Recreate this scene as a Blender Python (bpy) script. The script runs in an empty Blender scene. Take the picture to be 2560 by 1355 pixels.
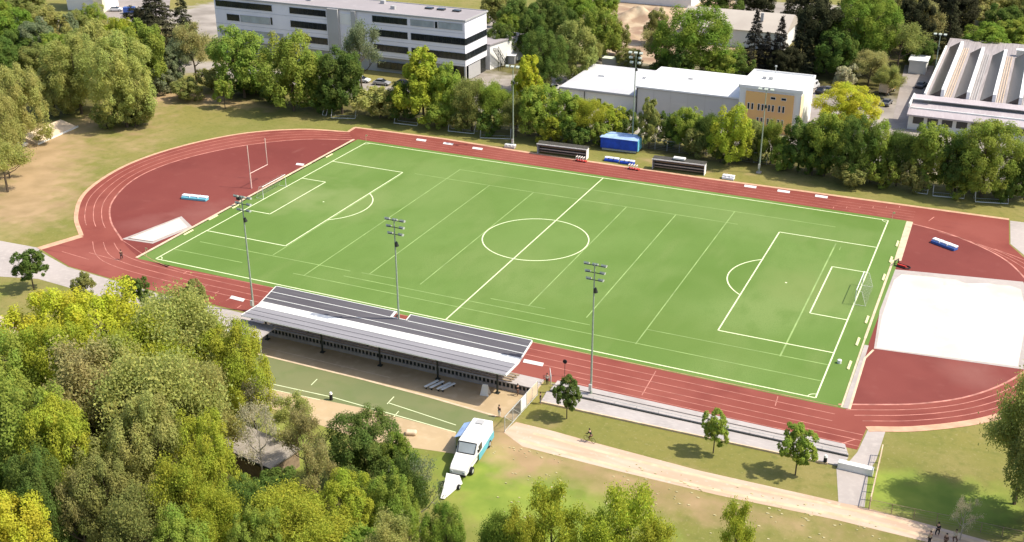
import bpy, math, random
import numpy as np
from mathutils import Vector, Matrix

# ------------------------------------------------------------------ camera, world, sun, exposure
sc = bpy.context.scene
col = sc.collection
CP = np.array([71.03137, -164.98326, 76.53493]); AZ, TL, RO, F = 0.429154, 1.139808, -0.00306, 2837.4696
def _rot(a, b, c):
    ca, sa, cb, sb, cc, s2 = math.cos(a), math.sin(a), math.cos(b), math.sin(b), math.cos(c), math.sin(c)
    return np.array([[ca, -sa, 0], [sa, ca, 0], [0, 0, 1]]) @ np.array([[1, 0, 0], [0, cb, -sb], [0, sb, cb]]) @ np.array([[cc, -s2, 0], [s2, cc, 0], [0, 0, 1]])
RM = _rot(AZ, TL, RO)
def G(u, v, z=0.0):
    """survey point: ray through photograph pixel (u, v) down to height z"""
    d = RM @ np.array([(u - 1280) / F, -(v - 677.5) / F, -1.0])
    t = (z - CP[2]) / d[2]
    p = CP + t * d
    return float(p[0]), float(p[1])
def PX(x, y, z=0.0):
    q = (np.array([x, y, z]) - CP) @ RM
    return 1280 + F * q[0] / -q[2], 677.5 - F * q[1] / -q[2], -q[2]
cam = bpy.data.cameras.new('camera'); cam.lens = F / 2560 * 36; cam.sensor_width = 36; cam.clip_start = 1; cam.clip_end = 6000
co = bpy.data.objects.new('camera', cam); col.objects.link(co)
M = Matrix([list(RM[i]) + [CP[i]] for i in range(3)] + [[0, 0, 0, 1]]); co.matrix_world = M
sc.camera = co
SUN_EL, SUN_DX, SUN_DY = math.radians(53), 0.95, 0.26
w = bpy.data.worlds.new("World"); sc.world = w; w.use_nodes = True
nt = w.node_tree; sky = nt.nodes.new('ShaderNodeTexSky'); sky.sky_type = 'NISHITA'; sky.sun_disc = False
sky.sun_elevation = SUN_EL; sky.sun_rotation = math.atan2(SUN_DX, SUN_DY); sky.dust_density = 2.5
nt.links.new(sky.outputs[0], nt.nodes['Background'].inputs[0]); nt.nodes['Background'].inputs[1].default_value = 0.15
sl = bpy.data.lights.new('sun', 'SUN'); sl.energy = 4.0; sl.angle = math.radians(0.6); sl.color = (1.0, 0.93, 0.80)
so = bpy.data.objects.new('sun', sl); col.objects.link(so)
_d = Vector((SUN_DX, SUN_DY, 0)).normalized() * math.cos(SUN_EL) + Vector((0, 0, math.sin(SUN_EL)))
so.rotation_euler = _d.to_track_quat('Z', 'Y').to_euler(); so.location = (60, 20, 150)
sc.view_settings.view_transform = 'Standard'; sc.view_settings.look = 'None'; sc.view_settings.gamma = 1
sc.view_settings.exposure = 0.5
sc.cycles.max_bounces = 6; sc.cycles.transparent_max_bounces = 8

# ------------------------------------------------------------------ helpers
class MB:
    def __init__(s): s.v = []; s.f = []; s.m = []
    def add(s, v, f, m=0):
        n = len(s.v); s.v += [tuple(map(float, a)) for a in v]; s.f += [tuple(n + i for i in a) for a in f]; s.m += [m] * len(f); return s
    def box(s, x0, x1, y0, y1, z0, z1, m=0):
        v = [(x, y, z) for z in (z0, z1) for y in (y0, y1) for x in (x0, x1)]
        return s.add(v, [(0, 2, 3, 1), (4, 5, 7, 6), (0, 1, 5, 4), (2, 6, 7, 3), (0, 4, 6, 2), (1, 3, 7, 5)], m)
    def tube(s, pts, r, n=6, m=0, cap=True):
        pts = [Vector(p) for p in pts]; rs = r if isinstance(r, (list, tuple)) else [r] * len(pts)
        V = []; Fc = []
        for i, p in enumerate(pts):
            d = (pts[min(i + 1, len(pts) - 1)] - pts[max(i - 1, 0)]).normalized()
            a = d.orthogonal().normalized() if i == 0 else (a - a.dot(d) * d).normalized()
            b = d.cross(a)
            for k in range(n):
                t = 2 * math.pi * k / n; V.append(p + (a * math.cos(t) + b * math.sin(t)) * rs[i])
        for i in range(len(pts) - 1):
            for k in range(n): Fc.append((i * n + k, i * n + (k + 1) % n, (i + 1) * n + (k + 1) % n, (i + 1) * n + k))
        if cap: Fc.append(tuple(range(n))[::-1]); Fc.append(tuple((len(pts) - 1) * n + k for k in range(n)))
        return s.add(V, Fc, m)
    def prism(s, poly, z0, z1, m=0):
        n = len(poly); v = [(x, y, z0) for x, y in poly] + [(x, y, z1) for x, y in poly]
        return s.add(v, [tuple(range(n))[::-1], tuple(range(n, 2 * n))] + [(i, (i + 1) % n, n + (i + 1) % n, n + i) for i in range(n)], m)
    def ext(s, prof, x0, x1, m=0):
        """profile in (y, z) extruded along x"""
        n = len(prof); v = [(x0, y, z) for y, z in prof] + [(x1, y, z) for y, z in prof]
        return s.add(v, [tuple(range(n)), tuple(range(n, 2 * n))[::-1]] + [(i, n + i, n + (i + 1) % n, (i + 1) % n) for i in range(n)], m)
    def quad(s, a, b, c, d, m=0): return s.add([a, b, c, d], [(0, 1, 2, 3)], m)
    def build(s, name, mats, parent=None, smooth=False, bevel=0, loc=None):
        me = bpy.data.meshes.new(name); me.from_pydata(s.v, [], s.f)
        if not isinstance(mats, (list, tuple)): mats = [mats]
        for q in mats: me.materials.append(q)
        if len(mats) > 1: me.polygons.foreach_set('material_index', s.m)
        if smooth: me.polygons.foreach_set('use_smooth', [True] * len(s.f))
        me.validate(); me.update()
        import bmesh
        bm = bmesh.new(); bm.from_mesh(me); bmesh.ops.recalc_face_normals(bm, faces=bm.faces); bm.to_mesh(me); bm.free()
        o = bpy.data.objects.new(name, me); col.objects.link(o)
        if parent: o.parent = parent
        if loc: o.location = loc
        if bevel:
            b = o.modifiers.new('bevel', 'BEVEL'); b.width = bevel; b.segments = 2; b.limit_method = 'ANGLE'
        return o
def tag(o, label, cat, group=None):
    o['label'] = label; o['category'] = cat
    if group: o['group'] = group
    return o
def struct(o, kind='structure'): o['kind'] = kind; return o
def empty(name, loc=(0, 0, 0), rz=0.0, label=None, cat=None, group=None):
    o = bpy.data.objects.new(name, None); col.objects.link(o); o.location = loc; o.rotation_euler = (0, 0, rz); o.empty_display_size = .5
    if label: tag(o, label, cat, group)
    return o
def copy_tree(o, parent=None):
    c = o.copy(); col.objects.link(c)
    if parent: c.parent = parent
    for ch in [k for k in bpy.data.objects if k.parent == o]: copy_tree(ch, c)
    return c
def dup(o, loc, rz, label=None, group=None):
    c = copy_tree(o); c.location = loc; c.rotation_euler = (0, 0, rz)
    if label: c['label'] = label
    if group: c['group'] = group
    return c

# ------------------------------------------------------------------ materials
def mat(name, rgb, rough=.7, noise=0.0, scale=4.0, rgb2=None, metal=0.0, spec=.3, bump=0.0, detail=4, coords='Object', stretch=None):
    m = bpy.data.materials.new(name); m.use_nodes = True; n = m.node_tree.nodes; l = m.node_tree.links
    b = n['Principled BSDF']; b.inputs['Roughness'].default_value = rough; b.inputs['Metallic'].default_value = metal
    b.inputs['Specular IOR Level'].default_value = spec; b.inputs['Base Color'].default_value = (*rgb, 1)
    if noise > 0 or rgb2:
        tc = n.new('ShaderNodeTexCoord'); t = n.new('ShaderNodeTexNoise'); t.inputs['Scale'].default_value = scale; t.inputs['Detail'].default_value = detail
        src = tc.outputs[coords]
        if stretch:
            mp = n.new('ShaderNodeMapping'); mp.inputs['Scale'].default_value = stretch; l.new(src, mp.inputs[0]); src = mp.outputs[0]
        l.new(src, t.inputs['Vector'])
        r = n.new('ShaderNodeMapRange'); r.inputs['From Min'].default_value = .3; r.inputs['From Max'].default_value = .7; l.new(t.outputs[0], r.inputs[0])
        mx = n.new('ShaderNodeMix'); mx.data_type = 'RGBA'
        c2 = rgb2 if rgb2 else tuple(c * (1 - noise) for c in rgb)
        c1 = rgb if rgb2 else tuple(min(1, c * (1 + noise * .6)) for c in rgb)
        mx.inputs[6].default_value = (*c1, 1); mx.inputs[7].default_value = (*c2, 1)
        l.new(r.outputs[0], mx.inputs[0]); l.new(mx.outputs[2], b.inputs['Base Color'])
        if bump:
            bp = n.new('ShaderNodeBump'); bp.inputs['Strength'].default_value = bump; bp.inputs['Distance'].default_value = .05
            l.new(t.outputs[0], bp.inputs['Height']); l.new(bp.outputs[0], b.inputs['Normal'])
    return m
def nnode(m, typ, **kw):
    x = m.node_tree.nodes.new(typ)
    for k, v in kw.items():
        if k in x.inputs: x.inputs[k].default_value = v
        else: setattr(x, k, v)
    return x

def layered(name, base, layers, rough=.9, coords='Object', spots=()):
    """base colour with successive (rgb, scale, lo, hi, stretch, detail) noise masks mixed over it"""
    m = bpy.data.materials.new(name); m.use_nodes = True; l = m.node_tree.links
    b = m.node_tree.nodes['Principled BSDF']; b.inputs['Roughness'].default_value = rough; b.inputs['Specular IOR Level'].default_value = .15
    tc = nnode(m, 'ShaderNodeTexCoord'); prev = None
    for rgb, scale, lo, hi, st, det in layers:
        mp = nnode(m, 'ShaderNodeMapping'); mp.inputs['Scale'].default_value = st or (1, 1, 1); l.new(tc.outputs[coords], mp.inputs[0])
        mp.inputs['Location'].default_value = (scale * 37.1, scale * 11.7, 0)
        t = nnode(m, 'ShaderNodeTexNoise'); t.inputs['Scale'].default_value = scale; t.inputs['Detail'].default_value = det; l.new(mp.outputs[0], t.inputs['Vector'])
        r = nnode(m, 'ShaderNodeMapRange'); r.inputs['From Min'].default_value = lo; r.inputs['From Max'].default_value = hi; l.new(t.outputs[0], r.inputs[0])
        mx = nnode(m, 'ShaderNodeMix'); mx.data_type = 'RGBA'
        if prev: l.new(prev, mx.inputs[6])
        else: mx.inputs[6].default_value = (*base, 1)
        mx.inputs[7].default_value = (*rgb, 1); l.new(r.outputs[0], mx.inputs[0]); prev = mx.outputs[2]
    for (x, y, rx, ry, rz, rgb, k) in spots:   # worn or stained patches with a ragged edge
        mp = nnode(m, 'ShaderNodeMapping'); mp.vector_type = 'TEXTURE'; mp.inputs['Location'].default_value = (x, y, 0); mp.inputs['Rotation'].default_value = (0, 0, rz); mp.inputs['Scale'].default_value = (rx, ry, 1e4); l.new(tc.outputs['Object'], mp.inputs[0])
        ln = nnode(m, 'ShaderNodeVectorMath'); ln.operation = 'LENGTH'; l.new(mp.outputs[0], ln.inputs[0])
        t = nnode(m, 'ShaderNodeTexNoise'); t.inputs['Scale'].default_value = .22; t.inputs['Detail'].default_value = 4; l.new(tc.outputs['Object'], t.inputs['Vector'])
        ad = nnode(m, 'ShaderNodeMath'); ad.operation = 'MULTIPLY_ADD'; l.new(t.outputs[0], ad.inputs[0]); ad.inputs[1].default_value = 1.6; l.new(ln.outputs['Value'], ad.inputs[2])
        r = nnode(m, 'ShaderNodeMapRange'); r.inputs['From Min'].default_value = 2.0; r.inputs['From Max'].default_value = 1.0; r.inputs['To Max'].default_value = k; l.new(ad.outputs[0], r.inputs[0])
        mx = nnode(m, 'ShaderNodeMix'); mx.data_type = 'RGBA'; l.new(r.outputs[0], mx.inputs[0]); l.new(prev, mx.inputs[6]); mx.inputs[7].default_value = (*rgb, 1); prev = mx.outputs[2]
    l.new(prev, b.inputs['Base Color']); return m

TURF = layered('turf', (0.132, 0.214, 0.050), [((0.106, 0.182, 0.035), .045, .38, .66, None, 2), ((0.171, 0.239, 0.070), .032, .5, .72, None, 3),
                                           ((0.110, 0.184, 0.038), .35, .5, .85, (1, .5, 1), 4), ((0.157, 0.221, 0.062), .18, .55, .8, (1, .3, 1), 3), ((0.103, 0.171, 0.040), 6, .5, .8, None, 3)],
               spots=[(-49, 1, 7, 9, 0, (0.225, 0.270, 0.104), .65), (-38, 2, 9, 10, 0, (0.186, 0.243, 0.080), .6), (47, 0, 8, 9, 0, (0.176, 0.225, 0.068), .6), (54.6, 0, 2.2, 7, 0, (0.098, 0.153, 0.040), .6), (0, 0, 16, 14, 0, (0.157, 0.234, 0.064), .4), (-45, -28, 12, 6, 0, (0.098, 0.171, 0.032), .5), (30, -24, 24, 9, 0, (0.113, 0.180, 0.036), .5), (20, 24, 40, 8, 0, (0.157, 0.225, 0.068), .5), (-25, 10, 8, 30, .3, (0.147, 0.225, 0.060), .5)])
TRACK = layered('track_rubber', (0.221, 0.057, 0.043), [((0.270, 0.082, 0.062), .06, .4, .7, None, 3), ((0.180, 0.043, 0.034), .12, .5, .75, None, 4), ((0.261, 0.082, 0.064), .9, .6, .9, None, 5), ((0.153, 0.039, 0.033), .4, .62, .8, (.25, 2, 1), 5)],
                spots=[(-62, -36, 10, 5, 0, (0.288, 0.095, 0.073), .6), (70, 36, 9, 5, 0, (0.270, 0.082, 0.065), .5), (-20, -40, 14, 3, 0, (0.171, 0.043, 0.034), .5), (-80, 18, 6, 10, 0, (0.279, 0.086, 0.069), .5)])
INFIELD = layered('infield_rubber', (0.176, 0.043, 0.036), [((0.214, 0.059, 0.048), .04, .42, .68, None, 3), ((0.142, 0.034, 0.029), .08, .5, .8, None, 4), ((0.218, 0.069, 0.057), .5, .6, .9, None, 5), ((0.257, 0.101, 0.083), .25, .68, .85, (1, .3, 1), 5)],
                  spots=[(-60, -14, 5, 7, 0, (0.257, 0.101, 0.083), .6), (72, -19, 5, 4, 0, (0.247, 0.101, 0.083), .6), (-66, -22, 5, 5, 0, (0.247, 0.092, 0.078), .6)])
LANE = mat('lane_paint', (.52, .22, .17), .8, .45, .6)
LINE = mat('line_paint', (.72, .78, .48), .8, .12, .7)
FAINT = mat('faint_line_paint', (.27, .38, .13), .9, .3, .35)
WHITE = mat('white_paint', (.75, .74, .70), .5, .06, 2)
CREAM = mat('cream_curb', (.62, .48, .33), .85, .2, .8)
CONC = layered('concrete', (.42, .38, .36), [((.33, .30, .285), .25, .4, .7, None, 5), ((.50, .46, .43), 1.2, .5, .8, (1, 5, 1), 4)])
PAVE = layered('paving', (.42, .37, .34), [((.35, .31, .285), .15, .4, .7, None, 5), ((.47, .42, .38), 1.2, .5, .8, None, 4)])
SAND = layered('pale_sand', (0.684, 0.604, 0.515), [((0.570, 0.483, 0.404), .12, .42, .75, None, 5), ((0.764, 0.678, 0.585), .35, .5, .8, None, 5), ((0.536, 0.448, 0.363), .7, .62, .85, (1, .4, 1), 5)], spots=[(62, 8, 6, 3, 0, (0.513, 0.437, 0.374), .6), (76, 10, 4, 3, 0, (0.513, 0.437, 0.374), .6)])
PITSAND = layered('pit_sand', (.78, .62, .53), [((.70, .54, .45), .5, .45, .7, None, 5)])
DIRTPATH = layered('dirt_path', (0.494, 0.349, 0.247), [((0.570, 0.437, 0.336), .35, .4, .65, (.25, 1.4, 1), 5), ((0.361, 0.242, 0.147), .22, .55, .75, (.2, 1.2, 1), 5), ((0.608, 0.484, 0.399), 1.6, .58, .8, None, 5)])
PLAZA = layered('plaza_gravel', (.46, .345, .205), [((.38, .28, .165), .12, .4, .7, None, 5), ((.52, .40, .26), .8, .5, .8, None, 4)])
OLDTURF = layered('old_turf', (.15, .175, .075), [((.19, .195, .09), .1, .4, .7, None, 4), ((.13, .17, .06), .3, .5, .8, None, 5)])
ASPH = layered('asphalt', (.32, .28, .26), [((.25, .22, .20), .1, .4, .7, None, 5), ((.37, .33, .30), .7, .55, .8, None, 4)])
GALV = mat('galvanised_steel', (.55, .56, .52), .45, .15, 3, metal=.3)
MASTM = mat('mast_paint', (.30, .36, .28), .5, .15, 3); LAMPM = mat('lamp_housing', (.48, .52, .45), .45)
DARKM = mat('dark_metal', (.03, .035, .03), .5)
BLACK = mat('black_rubber', (.015, .015, .017), .8)
GLASSD = mat('dark_glass', (.02, .024, .03), .12, .5, .5, spec=.6)
PALEGL = mat('pale_glass', (.38, .42, .44), .2, .25, .4, spec=.6)
FACADE = layered('facade_panel', (.80, .78, .82), [((.70, .69, .74), .12, .4, .7, (1, 1, .2), 3)])
ROOFG = layered('grey_roof_felt', (.33, .30, .305), [((.29, .265, .27), .06, .4, .7, None, 4), ((.37, .34, .345), .3, .55, .8, None, 4)])
ROOFW = layered('white_roof_sheet', (.74, .74, .73), [((.62, .62, .63), .08, .45, .75, None, 5), ((.80, .80, .79), .4, .5, .8, None, 4)])
ROOFM = layered('grey_white_roof_sheet', (.50, .50, .52), [((.44, .44, .46), .1, .45, .75, None, 5), ((.56, .56, .57), .4, .5, .8, (4, .3, 1), 4)])
EDGE = mat('salmon_kerb', (.58, .34, .22), .85, .2, .8)
WALLG = layered('grey_render', (.42, .415, .41), [((.37, .365, .36), .15, .4, .7, None, 4)])
WALLW = layered('white_render', (.78, .77, .74), [((.70, .69, .66), .15, .4, .7, None, 4)])
YELL = layered('yellow_render', (.78, .47, .19), [((.72, .43, .20), .15, .4, .7, None, 4), ((.82, .53, .13), .08, .55, .7, None, 2)])
FROOF = layered('pinkish_roof', (.45, .40, .41), [((.38, .33, .34), .15, .45, .75, None, 5), ((.51, .46, .465), .5, .5, .8, (4, 1, 1), 4)])
RIBROOF = mat('ribbed_roof', (.34, .30, .29), .6, .35, 2.5, stretch=(3, .05, 1))
STDARK = layered('dark_roof_membrane', (0.114, 0.108, 0.118), [((0.090, 0.084, 0.094), .2, .4, .7, (.3, 2, 1), 4), ((0.144, 0.138, 0.144), 1.1, .5, .8, (.15, 2, 1), 4)])
STGREY = layered('grey_roof_sheet', (0.254, 0.246, 0.262), [((0.213, 0.205, 0.221), .3, .4, .7, (.1, 3, 1), 4), ((0.303, 0.295, 0.312), 1.5, .5, .8, (.08, 3, 1), 4)])
BLUE = mat('blue_tarpaulin', (.015, .07, .50), .45, .3, .8)
LBLUE = mat('pale_blue_tarpaulin', (.34, .48, .74), .5, .2, .8)
WOOD = mat('weathered_wood', (.30, .22, .14), .8, .3, 3)
DUG = mat('dugout_slats', (.07, .065, .055), .6, .3, 2)
REDW = mat('red_paint', (.50, .04, .03), .6)
TANROOF = layered('beige_roof', (.47, .42, .36), [((.41, .36, .31), .15, .4, .7, None, 4)])
HEAP = layered('sandy_soil', (.40, .30, .20), [((.29, .19, .13), .12, .4, .65, None, 6), ((.52, .42, .29), .2, .5, .7, None, 6), ((.30, .21, .15), .5, .58, .8, None, 6)])
BARK = mat('bark', (.10, .075, .05), .9, .4, 3, coords='Generated')
PBARK = mat('pale_bark', (.34, .30, .24), .9, .3, 3, coords='Generated')

def leafmat(name, transl=.42):
    m = bpy.data.materials.new(name); m.use_nodes = True; n = m.node_tree.nodes; l = m.node_tree.links
    n.remove(n['Principled BSDF']); out = n['Material Output']
    oi = nnode(m, 'ShaderNodeObjectInfo'); ge = nnode(m, 'ShaderNodeNewGeometry')
    at = nnode(m, 'ShaderNodeAttribute'); at.attribute_name = 'tint'
    hsv = nnode(m, 'ShaderNodeHueSaturation'); l.new(oi.outputs['Color'], hsv.inputs['Color'])
    mr = nnode(m, 'ShaderNodeMapRange'); mr.inputs['To Min'].default_value = .475; mr.inputs['To Max'].default_value = .525; l.new(at.outputs['Fac'], mr.inputs[0]); l.new(mr.outputs[0], hsv.inputs['Hue'])
    ml = nnode(m, 'ShaderNodeMapRange'); ml.inputs['To Min'].default_value = .82; ml.inputs['To Max'].default_value = 1.18; l.new(ge.outputs['Random Per Island'], ml.inputs[0]); l.new(ml.outputs[0], hsv.inputs['Value'])
    d = nnode(m, 'ShaderNodeBsdfDiffuse'); t = nnode(m, 'ShaderNodeBsdfTranslucent'); mx = nnode(m, 'ShaderNodeMixShader'); mx.inputs[0].default_value = transl
    l.new(hsv.outputs[0], d.inputs[0]); l.new(hsv.outputs[0], t.inputs[0]); l.new(d.outputs[0], mx.inputs[1]); l.new(t.outputs[0], mx.inputs[2]); l.new(mx.outputs[0], out.inputs[0])
    return m
LEAF = leafmat('leaves', .52); NEEDLE = leafmat('needles', .1)

# ------------------------------------------------------------------ ground (one sheet to the horizon)
def smooth_capsule(X, Y, a, b, r, soft):
    ax, ay = a; bx, by = b; dx, dy = bx - ax, by - ay; L2 = dx * dx + dy * dy + 1e-9
    t = np.clip(((X - ax) * dx + (Y - ay) * dy) / L2, 0, 1); d = np.hypot(X - ax - t * dx, Y - ay - t * dy)
    return np.clip((r + soft - d) / (2 * soft), 0, 1)
def grid_ground():
    xs = np.r_[[-4000, -1500, -700, -420], np.arange(-300, 131, 1.8), [180, 260, 500, 1200, 4000]]
    ys = np.r_[[-3000, -900, -400, -200], np.arange(-120, 300, 1.8), [340, 420, 700, 1600, 5000]]
    X, Y = np.meshgrid(xs, ys); rs = np.random.RandomState(3)
    litter = np.zeros_like(X); dirt = np.zeros_like(X); lush = np.zeros_like(X); pav = np.zeros_like(X)
    for a, b, r, s, k in [((-120, 8), (-92, -26), 9, 9, 1.), ((-104, -4), (-88, -38), 6, 8, .6), ((-118, 18), (-119, 46), 5, 6, .8), ((-118, 44), (-98, 49), 5, 5, 1.), ((-112, 30), (-100, 12), 5, 7, .6), ((-100, 46), (-88, 47), 3, 4, .6),
                          ((-119, -8), (-140, -20), 12, 8, .8), ((20, -60), (50, -62), 2, 4, .95), ((21, -58), (26, -63), 3, 3, .9), ((44, -60), (85, -63), 3, 6, .55), ((66, -56), (85, -58), 2.5, 2.5, .6),
                          ((24, -50.5), (26, -56), .5, 2.5, .5), ((-57, -62), (-75, -60), 2, 4, .5), ((4, 47), (16, 46), 1.2, 1.5, .8), ((17, 46), (26, 47), .6, 1.2, .7), ((-160, 110), (-200, 60), 20, 20, .4), ((-66, 44.5), (-60, 45), 1, 1.5, .5)]:
        dirt = np.maximum(dirt, k * smooth_capsule(X, Y, a, b, r, s))
    for a, b, r, s, k in [((66, -51), (100, -47), 4.5, 3.5, 1.), ((24, -67), (44, -78), 8, 6, .95), ((-92, -30), (-84, -38), 1.5, 2.5, .5), ((-200, 0), (-60, -130), 40, 20, .8), ((0, -75), (60, -110), 14, 12, .7)]:
        lush = np.maximum(lush, k * smooth_capsule(X, Y, a, b, r, s))
    for a, b, r, s in [((-140, 70), (120, 68), 6, 3), ((-40, 100), (120, 100), 24, 4), ((-150, 130), (-60, 130), 30, 5), ((-230, 80), (-150, 140), 8, 4), ((-20, 185), (20, 190), 30, 6)]:
        pav = np.maximum(pav, smooth_capsule(X, Y, a, b, r, s))
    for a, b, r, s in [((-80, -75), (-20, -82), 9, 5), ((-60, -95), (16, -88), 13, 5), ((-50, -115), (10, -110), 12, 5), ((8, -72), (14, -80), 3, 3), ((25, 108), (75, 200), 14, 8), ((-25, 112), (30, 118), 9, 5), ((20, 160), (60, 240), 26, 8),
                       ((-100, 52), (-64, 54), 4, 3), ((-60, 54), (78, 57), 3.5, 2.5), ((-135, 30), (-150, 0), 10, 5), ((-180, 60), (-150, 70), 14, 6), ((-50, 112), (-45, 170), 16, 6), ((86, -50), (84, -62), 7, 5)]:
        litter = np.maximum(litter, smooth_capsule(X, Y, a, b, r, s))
    nx, ny = len(xs), len(ys); V = np.c_[X.ravel(), Y.ravel(), np.zeros(X.size)]
    i = (np.arange(ny - 1)[:, None] * nx + np.arange(nx - 1)[None]).ravel()
    Fc = np.c_[i, i + 1, i + nx + 1, i + nx]
    me = bpy.data.meshes.new('ground'); me.from_pydata(V.tolist(), [], Fc.tolist())
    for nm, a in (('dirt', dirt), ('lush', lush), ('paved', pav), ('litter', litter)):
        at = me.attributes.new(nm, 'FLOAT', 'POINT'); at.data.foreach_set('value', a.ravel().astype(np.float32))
    m = layered('ground_cover', (.215, .192, .052), [((.17, .175, .042), .04, .4, .65, None, 4), ((.26, .215, .08), .09, .45, .7, None, 5), ((.14, .15, .035), .8, .5, .8, None, 6), ((.29, .25, .11), 2.5, .58, .8, None, 4), ((.15, .15, .045), 6, .55, .8, None, 3)])
    l = m.node_tree.links; b = m.node_tree.nodes['Principled BSDF']; prev = b.inputs['Base Color'].links[0].from_socket
    tc = nnode(m, 'ShaderNodeTexCoord')
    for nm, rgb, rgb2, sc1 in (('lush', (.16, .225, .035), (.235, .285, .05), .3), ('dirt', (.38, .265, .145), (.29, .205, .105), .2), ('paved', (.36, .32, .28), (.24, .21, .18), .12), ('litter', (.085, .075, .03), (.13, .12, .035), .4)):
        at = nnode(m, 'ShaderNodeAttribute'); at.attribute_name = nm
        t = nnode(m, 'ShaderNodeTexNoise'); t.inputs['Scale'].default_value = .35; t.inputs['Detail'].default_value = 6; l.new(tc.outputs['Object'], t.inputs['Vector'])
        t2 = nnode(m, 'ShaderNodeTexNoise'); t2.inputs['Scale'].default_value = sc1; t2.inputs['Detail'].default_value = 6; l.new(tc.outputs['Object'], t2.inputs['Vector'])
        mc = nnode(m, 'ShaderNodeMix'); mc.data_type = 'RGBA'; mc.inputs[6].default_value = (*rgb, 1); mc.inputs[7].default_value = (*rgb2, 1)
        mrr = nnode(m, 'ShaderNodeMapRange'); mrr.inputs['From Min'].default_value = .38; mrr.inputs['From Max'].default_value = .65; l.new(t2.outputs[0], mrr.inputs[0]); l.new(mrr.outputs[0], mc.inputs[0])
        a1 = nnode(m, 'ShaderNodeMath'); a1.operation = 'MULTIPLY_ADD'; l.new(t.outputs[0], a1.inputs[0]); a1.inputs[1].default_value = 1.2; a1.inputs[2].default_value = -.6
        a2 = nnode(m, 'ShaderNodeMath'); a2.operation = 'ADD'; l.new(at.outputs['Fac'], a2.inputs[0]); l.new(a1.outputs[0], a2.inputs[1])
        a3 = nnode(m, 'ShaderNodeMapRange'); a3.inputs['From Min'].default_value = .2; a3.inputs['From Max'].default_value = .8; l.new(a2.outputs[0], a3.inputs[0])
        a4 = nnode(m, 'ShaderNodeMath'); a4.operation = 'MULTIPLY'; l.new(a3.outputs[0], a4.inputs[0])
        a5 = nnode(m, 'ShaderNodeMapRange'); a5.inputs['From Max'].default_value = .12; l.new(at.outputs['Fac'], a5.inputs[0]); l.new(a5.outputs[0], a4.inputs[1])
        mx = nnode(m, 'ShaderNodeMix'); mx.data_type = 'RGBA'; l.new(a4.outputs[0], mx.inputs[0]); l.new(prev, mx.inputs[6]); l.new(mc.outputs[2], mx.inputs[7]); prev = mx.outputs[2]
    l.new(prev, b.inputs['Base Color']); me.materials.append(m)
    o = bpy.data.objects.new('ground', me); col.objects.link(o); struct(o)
grid_ground()

def sheet(name, poly, z, m, thick=0):
    import bmesh
    bm = bmesh.new(); vs = [bm.verts.new((x, y, z)) for x, y in poly]; f = bm.faces.new(vs)
    bmesh.ops.triangulate(bm, faces=[f]) if len(poly) > 4 else None
    bmesh.ops.recalc_face_normals(bm, faces=bm.faces)
    for f in bm.faces:
        if f.normal.z < 0: f.normal_flip()
    me = bpy.data.meshes.new(name); bm.to_mesh(me); bm.free(); me.materials.append(m)
    o = bpy.data.objects.new(name, me); col.objects.link(o); return struct(o)
def spline(pts, n=8, closed=False):
    P = [np.array(p, float) for p in pts]; out = []; N = len(P)
    rng = range(N if closed else N - 1)
    for i in rng:
        p0 = P[(i - 1) % N] if closed or i > 0 else 2 * P[0] - P[1]; p1 = P[i]; p2 = P[(i + 1) % N]; p3 = P[(i + 2) % N] if closed or i + 2 < N else 2 * P[-1] - P[-2]
        for k in range(n):
            t = k / n; out.append(tuple(.5 * ((2 * p1) + (-p0 + p2) * t + (2 * p0 - 5 * p1 + 4 * p2 - p3) * t * t + (-p0 + 3 * p1 - 3 * p2 + p3) * t ** 3)))
    if not closed: out.append(tuple(P[-1]))
    return out
def ribbon(mb, pts, wd, z, m=0):
    P = [np.array(p, float) for p in pts]; L = []; 
    for i, p in enumerate(P):
        d = P[min(i + 1, len(P) - 1)] - P[max(i - 1, 0)]; d /= (np.hypot(*d) + 1e-9); nn = np.array([-d[1], d[0]]) * wd / 2
        L.append((*(p + nn), z)); L.append((*(p - nn), z))
    mb.add(L, [(2 * i, 2 * i + 1, 2 * i + 3, 2 * i + 2) for i in range(len(P) - 1)], m)
HL, HW = 54.03, 33.39
# track curve control points (surveyed)
out_left = [(-61.6, 38.3), (-72.4, 35.5), (-82.5, 27.4), (-89.0, 14.4), (-90.9, 0.5), (-87.5, -13.7), (-80.3, -24.0), (-72.4, -31.0)]
in_left = [(-57.6, 34.0), (-68.0, 29.6), (-77.0, 20.8), (-83.0, 8.6), (-84.0, -3.5), (-79.6, -15.2), (-73.0, -23.2), (-64.6, -29.6), (-57.2, -33.9), (-50, -35.4)]
in_right = [(57.0, -33.8), (66.5, -29.3), (73.3, -23.4), (78.5, -14.5), (81.5, -3), (80.8, 8), (77.2, 17.2), (74.2, 23.2), (70.0, 27.6), (64.0, 31.6), (58.0, 33.6)]
out_right = [(61.6, -37.5), (67.1, -34.9), (73.9, -29.8), (80.5, -22), (86.5, -11), (88.5, 2), (86.5, 14), (82, 21.5), (76.8, 25.6)]
OL, IL, IR, OR = spline(out_left), spline(in_left), spline(in_right), spline(out_right)
track_poly = OL + [(-72.6, -31.3), (-74.5, -38.2), (-64.9, -41.6), (-45, -43.3), (20, -43.6), (60.9, -43.4), (61.2, -37.9)] + OR + [(74.2, 30.8), (73.6, 42.3), (36, 41.6), (17.6, 41.0), (0, 41.0), (-21, 41.2), (-41, 42.2), (-61.9, 41.3)]
sheet('running_track', track_poly, .02, TRACK)
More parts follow.
